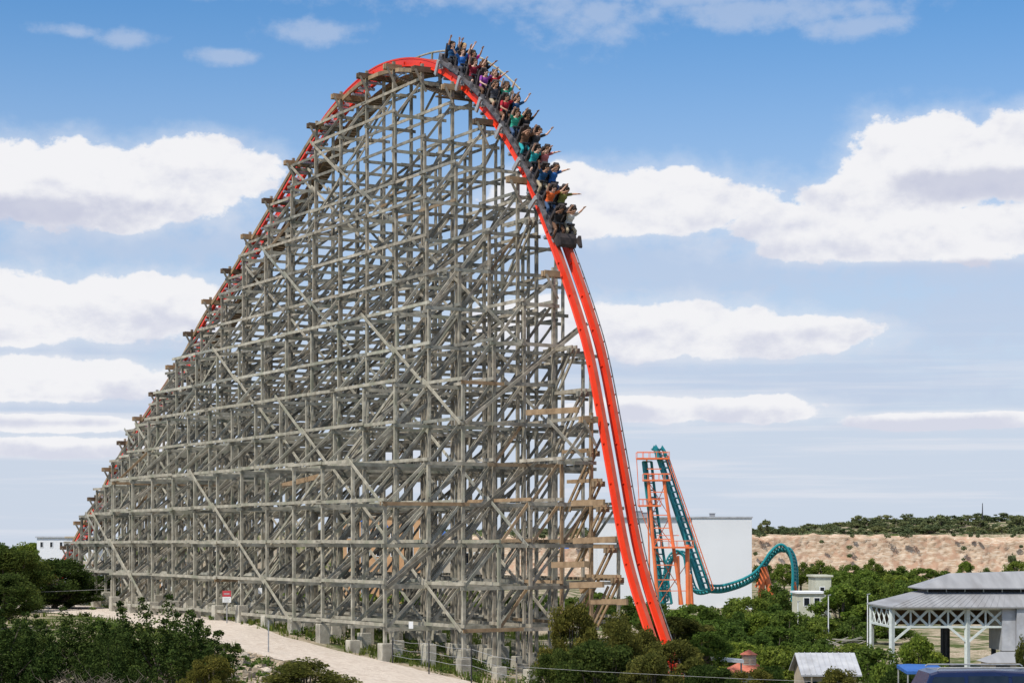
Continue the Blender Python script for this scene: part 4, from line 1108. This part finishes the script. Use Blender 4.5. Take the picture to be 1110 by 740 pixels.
for i, (u, v, w) in enumerate([(392,557,9),(416,563,11),(480,572,12),(497,580,12),(610,586,14)]):
    a = at(u, v, 318); g0 = ground(a.x, a.y); r = empty('blue_umbrella', (a.x, a.y, g0), ['leftmost blue canopy glimpsed through the frame','blue canopy second from the left through the frame','blue canopy in the middle through the frame','blue canopy fourth from the left through the frame','blue canopy nearest the orange drop through the frame'][i], 'canopy', 'blue canopies behind the frame')
    hw = w/F*318/2; mb = MB()
    mb.add([(a.x-hw,a.y-hw,a.z-1.2),(a.x+hw,a.y-hw,a.z-1.2),(a.x+hw,a.y+hw,a.z-1.2),(a.x-hw,a.y+hw,a.z-1.2),(a.x,a.y,a.z)], [(0,1,4),(1,2,4),(2,3,4),(3,0,4),(3,2,1,0)]); mb.build('cloth_top', M['brightblue'], r)
    mb = MB(); mb.tube([(a.x,a.y,g0-.2),(a.x,a.y,a.z-.6)], .12, 6); mb.build('mast', M['steel'], r)
block('cream_building', 'small cream tower-like building right of the teal loop', 884, 901, 623, 335, 8, 'cream', 'cream', [(.3,.55,2,4)])
block('cream_building', 'low cream building at the foot of the teal loop', 866, 894, 641, 325, 8, 'cream', 'white', [(.2,.4,1,2.2),(.6,.8,1,2.2)])
# red-roofed hut with cupola
Zh = 146.0; hut = None
a = at(801, 735, Zh); gz = ground(a.x, a.y)-.5
hut = hbuild('red_roofed_hut', 'small hut with a hipped red roof and louvred cupola at the bottom edge', 'hut', (a.x, Zh, gz))
zE = at(0,727,Zh).z; zR = at(0,718,Zh).z; xa, xb = at(787,0,Zh).x, at(833,0,Zh).x; xc = at(812,0,Zh).x
mb = MB(); mb.box(xa+.3, xb-.3, Zh-1.3, Zh+1.6, gz, zE); mb.build('wall', M['cream'], hut)
mb = MB(); y0, y1 = Zh-1.7, Zh+2.0; mb.add([(xa,y0,zE),(xb,y0,zE),(xb,y1,zE),(xa,y1,zE),(xc-.8,Zh+.15,zR),(xc+.5,Zh+.15,zR)], [(0,1,5,4),(1,2,5),(2,3,4,5),(3,0,4),(3,2,1,0)]); mb.build('roof', M['redroof'], hut)
cz = at(0,709,Zh).z; mb = MB(); mb.box(xc-.46,xc+.46,Zh-.3,Zh+.6,zR-.4,cz); cp = mb.build('cupola', M['cream'], hut)
mb = MB()
for i in range(5): z = zR+.02+i*(cz-zR-.05)/5; mb.box(xc-.48,xc-.06,Zh-.34,Zh-.29,z,z+.07); mb.box(xc+.06,xc+.48,Zh-.34,Zh-.29,z,z+.07)
mb.build('louvres', M['tan'], cp)
mb = MB(); z2 = at(0,703.5,Zh).z; mb.add([(xc-.6,Zh-.45,cz),(xc+.6,Zh-.45,cz),(xc+.6,Zh+.75,cz),(xc-.6,Zh+.75,cz),(xc,Zh+.15,z2)], [(0,1,4),(1,2,4),(2,3,4),(3,0,4),(3,2,1,0)]); mb.build('cupola_roof', M['redroof'], cp)
a0_, a1_ = at(770,713,Zh-3), at(805,716,Zh-3)
aw = empty('white_awning', (a0_.x, Zh-3, ground(a0_.x, Zh-3)), 'long flat white awning left of the cupola of the red-roofed hut', 'awning')
mb = MB(); mb.beam(a0_, a1_, 1.6, .22); mb.build('cloth_top', M['signwhite'], aw)
for q in (a0_, a1_): mb = MB(); mb.tube([(q.x+(.1 if q is a0_ else -.1), q.y, ground(q.x,q.y)-.3),(q.x+(.1 if q is a0_ else -.1), q.y, q.z-.1)], .06, 6); mb.build('mast', M['steel'], aw)
# small barn with pale metal roof
Zs = 148.0; xa, xb = at(868,0,Zs).x, at(934,0,Zs).x; zE = at(0,731,Zs).z; zR = at(0,709.5,Zs+3).z; gz = ground(xa, Zs)-.5
bn = hbuild('small_barn', 'small gabled barn with a pale metal roof at the bottom edge', 'barn', ((xa+xb)/2, Zs, gz))
mb = MB(); mb.prism([(Zs+.3,gz),(Zs+6,gz),(Zs+6,zE+.05),(Zs+3.1,zR-.15),(Zs+.3,zE+.05)], 'x', xa+.35, xb-.35); mb.build('wall', M['tan'], bn)
mb = MB(); rx0, rx1 = xa+.5, xb
for (y0, z0, y1, z1) in ((Zs-.2, zE-.1, Zs+3.12, zR+.05), (Zs+3.1, zR+.04, Zs+6.4, zE-.1)):
    mb.add([(xa,y0,z0),(xb,y0,z0),(xb,y1,z1),(xa,y1,z1),(xa,y0,z0+.12),(xb,y0,z0+.12),(xb,y1,z1+.12),(xa,y1,z1+.12)], [(0,3,2,1),(4,5,6,7),(0,1,5,4),(1,2,6,5),(2,3,7,6),(3,0,4,7)])
x = xa+.3
while x < xb: mb.beam((x,Zs-.2,zE+.04), (x,Zs+3.1,zR+.19), .05, .06); x += .42
mb.build('roof', M['paleroof'], bn)
for f in (.2,.5,.8): X = xa+(xb-xa)*f; mb = MB(); mb.box(X-.35,X+.35,Zs+.24,Zs+.34,zE-1.5,zE-.5); mb.build('window', M['glassdark'], bn)
# pavilion
pv = None; Zp = 230.0
gz = ground(50, Zp)-.3; X = lambda u, Z=Zp: (u-CX)/F*Z; Zz = lambda v, Z=Zp: (HY-v)/F*Z
pv = hbuild('pavilion', 'large open-sided pavilion with two-tier grey roof and white crossed trusses', 'pavilion', (X(1050), Zp, gz))
XL, XR = X(966.8), X(1190)
YB = Zp+13
def truss_x(mb, xa, xb, y, z0, z1, n):
    mb.beam((xa,y,z1),(xb,y,z1), .22, .24); mb.beam((xa,y,z0),(xb,y,z0), .22, .24)
    for i in range(n):
        a = xa+(xb-xa)*i/n; b = xa+(xb-xa)*(i+1)/n
        mb.beam((a,y-.02,z0),(b,y-.02,z1), .1, .28); mb.beam((a,y+.11,z1),(b,y+.11,z0), .1, .28); mb.beam((a,y,z0),(a,y,z1), .2, .2, ref=(0,1,0))
zc1, zc0 = Zz(659.5), Zz(679)
mb = MB(); truss_x(mb, XL, XR, Zp, zc0, zc1, 11); mb.build('truss', M['truss'], pv)
mb = MB(); 
def truss_y(mb, x, ya, yb, z0, z1, n):
    mb.beam((x,ya,z1),(x,yb,z1), .22, .24); mb.beam((x,ya,z0),(x,yb,z0), .22, .24)
    for i in range(n):
        a = ya+(yb-ya)*i/n; b = ya+(yb-ya)*(i+1)/n
        mb.beam((x-.02,a,z0),(x-.02,b,z1), .1, .18); mb.beam((x+.11,a,z1),(x+.11,b,z0), .1, .24)
truss_y(mb, XL, Zp+.2, YB, zc0, zc1, 4); mb.build('truss', M['truss'], pv)
mb = MB(); truss_x(mb, XL, XR, YB, zc0, zc1, 11); mb.build('truss', M['truss'], pv)
for u in (966.8, 1048.5, 1130):
    mb = MB(); x = X(u); mb.beam((x,Zp,gz),(x,Zp,zc1), .46, .46); 
    for sg in (-1, 1):
        if u < 970 and sg < 0: continue
        mb.beam((x,Zp-.05,Zz(696)),(x+sg*2.1,Zp-.05,zc0), .2, .26)
    mb.build('column', M['truss'], pv)
for u in (966.8, 1048.5, 1130):
    mb = MB(); x = X(u); mb.beam((x,YB,gz),(x,YB,zc1), .4, .4); mb.build('column', M['blackmetal' if u > 970 else 'truss'], pv)
for u in (1027, 1077): mb = MB(); mb.beam((X(u, Zp+8),Zp+8,gz),(X(u, Zp+8),Zp+8,zc1), .4, .4); mb.build('column', M['blackmetal'], pv)
# lower roof: sloped skirt all round, upper roof: hipped
xl, xr = X(966.8)-.45, X(1200); yf, yb = Zp-1.2, YB+.8; zE = Zz(657.5, 228); zU = Zz(641, 236)
ux0, ux1, uy0, uy1 = X(992, 240), X(1180), Zp+3.6, YB-2.6
mb = MB(); mb.add([(xl,yf,zE),(xr,yf,zE),(xr,yb,zE),(xl,yb,zE),(ux0,uy0,zU),(ux1,uy0,zU),(ux1,uy1,zU),(ux0,uy1,zU)] + [(a,b,c-.16) for a,b,c in [(xl,yf,zE),(xr,yf,zE),(xr,yb,zE),(xl,yb,zE),(ux0,uy0,zU),(ux1,uy0,zU),(ux1,uy1,zU),(ux0,uy1,zU)]],
   [(0,1,5,4),(1,2,6,5),(2,3,7,6),(3,0,4,7),(8,12,13,9),(9,13,14,10),(10,14,15,11),(11,15,12,8),(0,8,9,1),(1,9,10,2),(2,10,11,3),(3,11,8,0)])
n = 34
for i in range(n): f = (i+.5)/n; mb.beam((xl+(xr-xl)*f, yf, zE+.01), (ux0+(ux1-ux0)*f, uy0, zU+.01), .05, .05)
mb.build('lower_roof', M['greyroof'], pv)
mb = MB(); mb.box(ux0+.3, ux1-.3, uy0+.3, uy1-.3, zU-.3, zU+.45); mb.build('clerestory', M['blackmetal'], pv)
for f in np.linspace(0, 1, 9): mb = MB(); mb.box(ux0+.2+(ux1-ux0-.5)*f-.06, ux0+.2+(ux1-ux0-.5)*f+.06, uy0+.1, uy0+.24, zU-.1, zU+.5); mb.build('clerestory_post', M['truss'], pv)
zL = zU+.52; zT = Zz(620, 244); yc = (uy0+uy1)/2
mb = MB(); q0, q1, r0, r1 = ux0-.6, ux1+.6, uy0-1, uy1+1
mb.add([(q0,r0,zL),(q1,r0,zL),(q1,r1,zL),(q0,r1,zL),(q0+4.0,yc,zT),(q1-4.6,yc,zT+.3),(q0,r0,zL-.14),(q1,r0,zL-.14),(q1,r1,zL-.14),(q0,r1,zL-.14)], [(0,1,5,4),(1,2,5),(2,3,4,5),(3,0,4),(9,8,7,6),(0,6,7,1),(1,7,8,2),(2,8,9,3),(3,9,6,0)])
mb.build('upper_roof', M['greyroof'], pv)
mb = MB(); mb.box(X(1085.5), X(1100), Zp-.4, Zp+6, gz+3.2, zc1+.1); mb.box(X(1100.3), X(1190), Zp-.9, Zp+7, gz, zc1+.3); mb.build('side_wall', M['paleroof'], pv)
# sandy floor inside
mb = MB(); mb.box(XL-1, XR+1, Zp-1, YB+22, gz-.6, gz+.32); o = mb.build('floor_slab', M['tan'], pv)
mb = MB(); mb.box(XL+.4, XR-.2, YB-.5, YB-.25, zc0-.2, zc1+.2); mb.build('rear_fascia', M['wood_dark'], pv)
mb = MB(); mb.box(XL+.3, XR-.2, Zp+.35, YB-.6, zc1-.05, zc1+.02); mb.build('ceiling', M['wood_dark'], pv)
# hut roof in front
Zk = 205.0; kx0, kx1 = X(1070,Zk), X(1150,Zk); zE = Zz(718,Zk); zR = Zz(706,Zk+2); gk = ground(kx0, Zk)-.5
kh = hbuild('grey_roofed_kiosk', 'low kiosk with a grey sloping roof in front of the pavilion, right edge', 'kiosk', ((kx0+kx1)/2, Zk, gk))
mb = MB(); mb.box(kx0+.4,kx1-.4,Zk+.4,Zk+4.4,gk,zE); mb.build('wall', M['tan'], kh)
mb = MB(); mb.add([(kx0,Zk,zE),(kx1,Zk,zE),(kx1,Zk+4.8,zE),(kx0,Zk+4.8,zE),(kx0+1.8,Zk+2.4,zR),(kx1-1.8,Zk+2.4,zR)], [(0,1,5,4),(1,2,5),(2,3,4,5),(3,0,4),(3,2,1,0)]); mb.build('roof', M['greyroof'], kh)
mb = MB(); mb.box(kx0+1,kx0+2.4,Zk+.3,Zk+.42,gk+1.2,zE-.3); mb.build('window', M['glassdark'], kh)
# pile of pale planks
a = ground_hit(917, 693); pl = MB(); rn = random.Random(2)
a = at(917, 691, 240); ga = ground(a.x, a.y)
pk = empty('plank_pile', (a.x, a.y, ga), 'heap of pale planks in the clearing left of the pavilion', 'plank pile')
for q in range(14): an = rn.uniform(-.5,.5); c = Vector((a.x+rn.uniform(-1.2,1.2), a.y+rn.uniform(-1,1), a.z-.5+rn.uniform(-.3,.3))); pl.beam(c-Vector((1.3*math.cos(an),0,1.0*math.sin(an))), c+Vector((1.3*math.cos(an),0,1.0*math.sin(an))), .3, .08)
pl.build('planks', M['wood_pale'], pk); mb = MB(); mb.prism([(a.x-2,ga-.3),(a.x+2,ga-.3),(a.x+1.2,a.z-.8),(a.x-1.2,a.z-.8)], 'y', a.y-1.2, a.y+1.2); mb.build('earth_mound', M['rock'], pk)
# antenna mast on the rim
a = at(1065, 545, 760); b = Vector((a.x, a.y, ground(a.x, a.y)-.5)); an_ = empty('antenna_mast', b, 'slim antenna mast with a dark tank rising from the quarry rim', 'mast')
mb = MB(); mb.tube([b, b.lerp(a,.55), a], [.35,.25,.12], 6); mb.build('shaft', M['blackmetal'], an_)
mb = MB(); c = at(1064.5, 566, 760); mb.tube([c-Vector((0,0,1.2)), c-Vector((0,0,.8)), c+Vector((0,0,1.0)), c+Vector((0,0,1.3))], [.5,.9,.9,.4], 10); mb.build('tank', M['blackmetal'], an_)
# ------------------------------------------------------------------ quarry cliff
def cliff():
    nu, nv = 420, 26; V = []; rng = np.random.default_rng(4)
    for j in range(nv+1):
        f = j/nv
        for i in range(nu+1):
            u = 380+ (1260-380)*i/nu; x = (u-CX)/F*705
            edge = 3.3 - 1.9*sst((u-990)/90) + .7*math.sin(i*.11)+.5*math.sin(i*.37+1)+.25*math.sin(i*.9) - 2.0*math.exp(-((u-560)/90)**2)
            z = -13+(edge+13)*f
            y = 704 - 7*(1-f)**1.6 + 1.2*math.sin(i*.11+f)+.3*math.sin(i*.53+f*3)+rng.normal()*.22
            V.append((x, y if j < nv else 712, z if j < nv else ground(x, 713)+.1))
    Fc = [(j*(nu+1)+i, j*(nu+1)+i+1, (j+1)*(nu+1)+i+1, (j+1)*(nu+1)+i) for j in range(nv) for i in range(nu)]
    m, nt = new_mat('quarry_limestone'); out = nd(nt, 'ShaderNodeOutputMaterial'); b = nd(nt, 'ShaderNodeBsdfPrincipled'); b.inputs['Roughness'].default_value = 1; b.inputs['Specular IOR Level'].default_value = .1
    tc = nd(nt, 'ShaderNodeTexCoord'); mp = nd(nt, 'ShaderNodeMapping'); mp.inputs['Scale'].default_value = (.4,.4,1.9); nt.links.new(tc.outputs['Object'], mp.inputs[0])
    n = nd(nt, 'ShaderNodeTexNoise'); n.inputs['Scale'].default_value = 1.1; n.inputs['Detail'].default_value = 12; n.inputs['Roughness'].default_value = .7; nt.links.new(mp.outputs[0], n.inputs['Vector'])
    c = ramp(nt, n.outputs[0], [(.32,(.28,.18,.125)),(.44,(.43,.30,.20)),(.54,(.54,.42,.31)),(.66,(.62,.53,.42))])
    n2 = nd(nt, 'ShaderNodeTexNoise'); n2.inputs['Scale'].default_value = .35; n2.inputs['Detail'].default_value = 10; nt.links.new(tc.outputs['Object'], n2.inputs['Vector'])
    f = ramp(nt, n2.outputs[0], [(.50,(0,0,0)),(.62,(1,1,1))]); c = mixc(nt, f, c, (.44,.28,.19))
    nt.links.new(c, b.inputs['Base Color']); nt.links.new(b.outputs[0], out.inputs[0])
    o = link('quarry_cliff', mesh_np('quarry_cliff', V, Fc, m)); tag(o, kind='structure')
cliff()
# scrub hanging on the cliff (no single bush can be told apart)
rng = np.random.default_rng(12); cents = []; spr = []
for i in range(70):
    u = rng.uniform(500, 1200); z = rng.choice([3.2, 3.4, 3.0, rng.uniform(-8, 2)]); cents.append(((u-CX)/F*700, 701-(3.5-z)*.35, z)); spr.append(rng.uniform(.6, 1.7))
V, Fc = leaves(cents, np.array(spr), 9000, .5, rng, .7)
o = link('cliff_scrub', mesh_np('cliff_scrub', V, Fc, M['leaf_far'])); tag(o, 'patchy green scrub on the ledges of the quarry cliff', 'scrub', kind='stuff')

cents = []; spr = []
for i in range(2600):
    u = rng.uniform(-120, 1260); Z = rng.uniform(712, 860); p = at(u, 580, Z)
    if rng.random() < .12: continue
    cents.append((p.x, p.y, ground(p.x, p.y)+.25)); spr.append(rng.uniform(.7, 2.2))
V, Fc = leaves(cents, np.array(spr), 52000, .75, rng, .5)
o = link('rim_scrub', mesh_np('rim_scrub', V, Fc, M['leaf_far'])); tag(o, 'low grey-green scrub covering the plateau above the quarry', 'scrub', kind='stuff')
# ------------------------------------------------------------------ dark blue van and blue canopy
def van():
    Zv = 64.0; xL = X(992, Zv); zt = Zz(727, Zv); k = 1/.79; gz = zt-1.85*k; Lv = 5.2*k; wv = 1.95*k
    r = hbuild('parked_van', 'dark blue passenger van with roof rails cut by the bottom right corner', 'van', (xL+Lv/2, Zv+wv/2, gz))
    def PX(x, z): return (xL+x*k, gz+z*k)
    body = [(0.05,.45),(0,.9),(.03,1.1),(.16,1.22),(.42,1.78),(.62,1.84),(2.0,1.86),(3.3,1.80),(4.15,1.18),(5.05,1.0),(5.18,.75),(5.15,.4),(4.7,.32),(.5,.32)]
    # lofted across the width so that roof and sides tumble in
    mb = MB(); secs = [(0,.97,0),(.12,1,0),(.5,1,0),(.88,1,0),(1,.97,0)]
    n = len(body); vs = []
    for yi, (fy, _, _) in enumerate([(0,0,0),(.06,0,0),(.5,0,0),(.94,0,0),(1,0,0)]):
        for (x, z) in body:
            inset = .16*max(0, (z-1.05)/.8)
            y = Zv+wv*(inset*(1-2*fy)*.5+fy) if True else 0
            zz = z-(.05 if fy in (0,1) and z > 1.5 else 0)
            a, b = PX(x, zz); vs.append((a, y, b))
    fs = [(j*n+i, j*n+(i+1)%n, (j+1)*n+(i+1)%n, (j+1)*n+i) for j in range(4) for i in range(n)]; fs += [tuple(range(n-1,-1,-1)), tuple(4*n+i for i in range(n))]
    mb.add(vs, fs); mb.build('body', M['navy'], r)
    def pane(pts):
        mb = MB(); 
        for fy in (0, 1):
            v2 = []
            for x, z in pts:
                inset = .16*max(0, (z-1.05)/.8); y = Zv+wv*(inset*(1-2*fy)*.5+fy)+(-.012 if fy == 0 else .012); a, b = PX(x, z); v2.append((a, y, b))
            v3 = [(a, y+(.008 if fy == 0 else -.008), b) for a, y, b in v2]; m_ = len(pts)
            mb.add(v2+v3, [tuple(range(m_)), tuple(range(2*m_-1, m_-1, -1))]+[(i, m_+i, m_+(i+1)%m_, (i+1)%m_) for i in range(m_)])
        mb.build('window', M['glassdark'], r)
    pane([(.30,1.25),(1.25,1.25),(1.25,1.70),(.50,1.70)]); pane([(1.35,1.25),(2.35,1.25),(2.35,1.72),(1.35,1.72)]); pane([(2.45,1.25),(3.75,1.25),(3.2,1.70),(2.45,1.72)])
    for fy in (.12,.88):
        mb = MB(); y = Zv+wv*fy; a = PX(.6,1.92); b = PX(3.1,1.92); mb.tube([(a[0],y,a[1]-.06),(a[0]+.08,y,a[1]),(b[0]-.08,y,b[1]),(b[0],y,b[1]-.06)], .025, 6); mb.build('roof_rail', M['steel'], r)
    for x in (.95, 4.15):
        for fy in (.02,.98):
            c = PX(x,.34); y = Zv+wv*fy; mb = MB(); mb.tube([(c[0],y-.13,c[1]),(c[0],y-.1,c[1]),(c[0],y+.1,c[1]),(c[0],y+.13,c[1])], [.38,.43,.43,.38], 20); w = mb.build('wheel', M['blackmetal'], r)
            mb = MB(); mb.tube([(c[0],y-.14,c[1]),(c[0],y+.14,c[1])], .26, 14); mb.build('rim', M['steel'], w)
    for fy in (.03,.85): mb = MB(); a = PX(0,.95); b = PX(.05,1.2); mb.box(a[0]-.03,a[0]+.1,Zv+wv*fy,Zv+wv*(fy+.12),a[1],b[1]); mb.build('tail_light', M['red'], r)
van()
a = at(1001, 720.5, 84); ga = ground(a.x, a.y); hw = 22/F*84
cn = empty('blue_canopy', (a.x, a.y, ga), 'bright blue cloth canopy just behind the dark blue van', 'canopy')
mb = MB(); mb.add([(a.x-hw,a.y-.8,a.z-.2),(a.x+hw,a.y-.8,a.z-.2),(a.x+hw,a.y+1.4,a.z-.05),(a.x-hw,a.y+1.4,a.z-.05),(a.x-hw*.7,a.y+.3,a.z+.04),(a.x+hw*.7,a.y+.3,a.z),(a.x-hw,a.y-.8,a.z-.32),(a.x+hw,a.y-.8,a.z-.32),(a.x+hw,a.y+1.4,a.z-.2),(a.x-hw,a.y+1.4,a.z-.2)],
   [(0,1,5,4),(1,2,5),(2,3,4,5),(3,0,4),(0,6,7,1),(1,7,8,2),(2,8,9,3),(3,9,6,0),(9,8,7,6)]); mb.build('cloth_top', M['brightblue'], cn)
for sx in (-1, 1):
    for dy in (-.75, 1.3): mb = MB(); mb.tube([(a.x+sx*(hw-.05),a.y+dy,ga-.2),(a.x+sx*(hw-.05),a.y+dy,a.z-.22)], .03, 6); mb.build('leg', M['steel'], cn)

# ------------------------------------------------------------------ sky with clouds, sun
SUN_EL, SUN_AZ = R(52), R(224)      # azimuth clockwise from +Y (view direction); behind the camera, to its left
w = bpy.data.worlds.new('World'); sc.world = w; w.use_nodes = True; nt = w.node_tree; nt.nodes.clear()
class E:
    def __init__(s, sock): s.s = sock
    @staticmethod
    def op(o, *a, clamp=False):
        n = nt.nodes.new('ShaderNodeMath'); n.operation = o; n.use_clamp = clamp
        for i, x in enumerate(a):
            if isinstance(x, E): nt.links.new(x.s, n.inputs[i])
            else: n.inputs[i].default_value = x
        return E(n.outputs[0])
    def __add__(s, o): return E.op('ADD', s, o)
    def __sub__(s, o): return E.op('SUBTRACT', s, o)
    def __rsub__(s, o): return E.op('SUBTRACT', o, s)
    def __mul__(s, o): return E.op('MULTIPLY', s, o)
    def __truediv__(s, o): return E.op('DIVIDE', s, o)
    def max(s, o): return E.op('MAXIMUM', s, o)
    def smooth(s, a, b):
        n = nt.nodes.new('ShaderNodeMapRange'); n.interpolation_type = 'SMOOTHSTEP'; nt.links.new(s.s, n.inputs[0])
        n.inputs[1].default_value = a; n.inputs[2].default_value = b; return E(n.outputs[0])
tc = nt.nodes.new('ShaderNodeTexCoord'); sep = nt.nodes.new('ShaderNodeSeparateXYZ'); nt.links.new(tc.outputs['Generated'], sep.inputs[0])
dx, dy, dz = (E(sep.outputs[i]) for i in range(3))
az = E.op('ARCTAN2', dx, dy); el = E.op('ARCSINE', dz)
U_ = az*F + CX; V_ = HY - el*F      # sky angles in convenient units (azimuth right, angle down)
def noise(sx, sy, det, off=0, rough=.55):
    c = nt.nodes.new('ShaderNodeCombineXYZ'); nt.links.new((U_*(1/sx)).s, c.inputs[0]); nt.links.new((V_*(1/sy)).s, c.inputs[1]); c.inputs[2].default_value = off
    n = nt.nodes.new('ShaderNodeTexNoise'); n.inputs['Scale'].default_value = 1; n.inputs['Detail'].default_value = det; n.inputs['Roughness'].default_value = rough
    nt.links.new(c.outputs[0], n.inputs['Vector']); return E(n.outputs[0])
nA = noise(64, 48, 7); nB = noise(160, 60, 6, 7.3); nC = noise(26, 19, 8, 3.1, .62); nS = noise(330, 13, 5, 5.5)
def blob(cu, cv, ru, rt, rb):
    """soft cloud body: rt above the centre, rb below (flat base = small rb)"""
    x = (U_-cu)*(1/ru); yv = V_-cv
    y = E.op('MAXIMUM', yv*(1/rb), yv*(-1/rt))
    return 1.0 - E.op('SQRT', x*x + y*y)
def union(lst):
    r = blob(*lst[0])
    for b in lst[1:]: r = r.max(blob(*b))
    return r
WHITE = [(60,212,205,46,46),(205,193,105,36,44),(120,228,130,35,32),
    (70,345,195,42,34),(170,335,105,32,28),(20,360,120,20,22),
    (60,418,150,27,22),(70,462,115,11,11),(80,488,125,13,11),(-40,415,80,25,20),
    (690,228,165,42,34),(620,215,90,32,30),(1005,188,92,54,70),(1095,178,85,40,60),(940,232,90,34,40),(985,262,210,34,32),(1110,262,110,30,28),(860,250,90,26,22),
    (700,362,180,34,30),(830,366,125,22,26),(815,446,85,19,15),(700,445,105,16,15),(1030,460,135,11,10),(580,350,80,32,28)]
white = union(WHITE)
Vk = V_; V_ = Vk + 13; white_low = union(WHITE); nA_low = noise(64, 48, 7); V_ = Vk
edge = white + (nA-.5)*1.05 + (nC-.5)*.55
wm = edge.smooth(-.07, .13).max(edge.smooth(-.50, .30)*.42)
under = (white - white_low)*.42 + (nA_low - nA)*-1.5
grey = union([(760,5,430,34,22),(640,25,90,20,34),(840,28,140,16,18),(925,47,60,12,14),(255,4,140,14,16),(342,50,55,16,14),(138,62,40,10,9),(85,58,40,8,8),(248,76,35,8,8),
    (120,262,260,45,40),(760,292,330,55,45),(1000,295,220,50,40),(60,385,220,25,14),(80,440,200,20,30),(640,400,260,40,18),(1060,350,140,50,40),(880,420,260,40,30)])
gn = grey + (nB-.5)*1.2 + (nA-.5)*1.9 + (nC-.5)*1.7
gm_ = gn.smooth(-.3, .8)
sky = nt.nodes.new('ShaderNodeTexSky'); sky.sky_type = 'NISHITA'; sky.sun_disc = False
sky.sun_elevation = SUN_EL; sky.sun_rotation = SUN_AZ; sky.altitude = 300; sky.air_density = 1.0; sky.dust_density = .4; sky.ozone_density = 2.5
def wmix(fac, a, b):
    m = nt.nodes.new('ShaderNodeMix'); m.data_type = 'RGBA'
    for sock, val in ((m.inputs[0], fac), (m.inputs[6], a), (m.inputs[7], b)):
        if isinstance(val, E): nt.links.new(val.s, sock)
        elif isinstance(val, bpy.types.NodeSocket): nt.links.new(val, sock)
        else: sock.default_value = val if isinstance(val, float) else (*val, 1)
    return m.outputs[2]
SK = 0.10
EXPF = 2**.22
def c10(r, g, b): return (r/SK/EXPF, g/SK/EXPF, b/SK/EXPF)
def srgb(r, g, b):
    f = lambda x: (x/255)/12.92 if x/255 <= .04045 else ((x/255+.055)/1.055)**2.4
    return c10(f(r), f(g), f(b))
OVERHEAD_FILL = V_.smooth(-120, -1500)  # bright overhead layer added out of frame to lift the ambient light
# thin veil that thickens to the horizon
tint = nt.nodes.new('ShaderNodeMix'); tint.data_type = 'RGBA'; tint.blend_type = 'MULTIPLY'; tint.inputs[0].default_value = 1
nt.links.new(sky.outputs[0], tint.inputs[6]); tint.inputs[7].default_value = (.52,.90,1.16,1)
veil = V_.smooth(-40, 520)
c = wmix(E.op('MULTIPLY', veil, .93), tint.outputs[2], srgb(206,214,230))
c = wmix(gm_*.55, c, srgb(192,205,228))
shade = ((nB-.5)*1.3 + (nA-.5)*.5 + .30 - under).smooth(-.22, .36)
band = E.op('MULTIPLY', V_.smooth(330, 470), nS.smooth(.46, .66))
c = wmix(band*.55, c, srgb(228,230,238))
wc = wmix(shade, srgb(214,217,231), srgb(243,243,246))
dark = union([(1055,214,130,24,30),(60,238,150,20,30),(1000,300,160,12,14)])
dm = (dark + (nA-.5)*1.4 + (nC-.5)*.6).smooth(.0, .7)
wc = wmix(dm*.7, wc, srgb(190,195,217))
c = wmix(wm, c, wc)
c = wmix(OVERHEAD_FILL*.6, c, c10(1.25, 1.22, 1.2))  # mix in the added overhead fill brightness
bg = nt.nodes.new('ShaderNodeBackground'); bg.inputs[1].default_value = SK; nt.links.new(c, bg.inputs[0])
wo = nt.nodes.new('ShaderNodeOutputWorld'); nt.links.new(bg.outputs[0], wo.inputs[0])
w.cycles.sampling_method = 'MANUAL'; w.cycles.sample_map_resolution = 256
sl = bpy.data.lights.new('sun', 'SUN'); sl.energy = 3.5; sl.angle = R(.8); sl.color = (1, .955, .88)
so = bpy.data.objects.new('sun', sl); COL.objects.link(so)
sd = Vector((math.sin(SUN_AZ)*math.cos(SUN_EL), math.cos(SUN_AZ)*math.cos(SUN_EL), math.sin(SUN_EL)))
so.rotation_euler = sd.to_track_quat('Z', 'Y').to_euler()

# ------------------------------------------------------------------ camera
cam = bpy.data.cameras.new('camera'); co = bpy.data.objects.new('camera', cam); COL.objects.link(co); sc.camera = co
cam.sensor_width = 36; cam.lens = 36*F/1110; cam.shift_y = (HY-370)/1110; cam.clip_end = 6000; cam.clip_start = .5
co.rotation_euler = (R(90), 0, 0); co.location = (0,0,0)
# ------------------------------------------------------------------ to metres
for o in list(COL.objects):
    if o.parent is None and o.type in ('MESH', 'EMPTY'): o.location = o.location*S; o.scale = o.scale*S
sc.view_settings.view_transform = 'Standard'; sc.view_settings.look = 'None'; sc.view_settings.exposure = .22; sc.view_settings.gamma = 1
sc.cycles.max_bounces = 4; sc.cycles.diffuse_bounces = 2; sc.cycles.transmission_bounces = 2; sc.cycles.transparent_max_bounces = 4
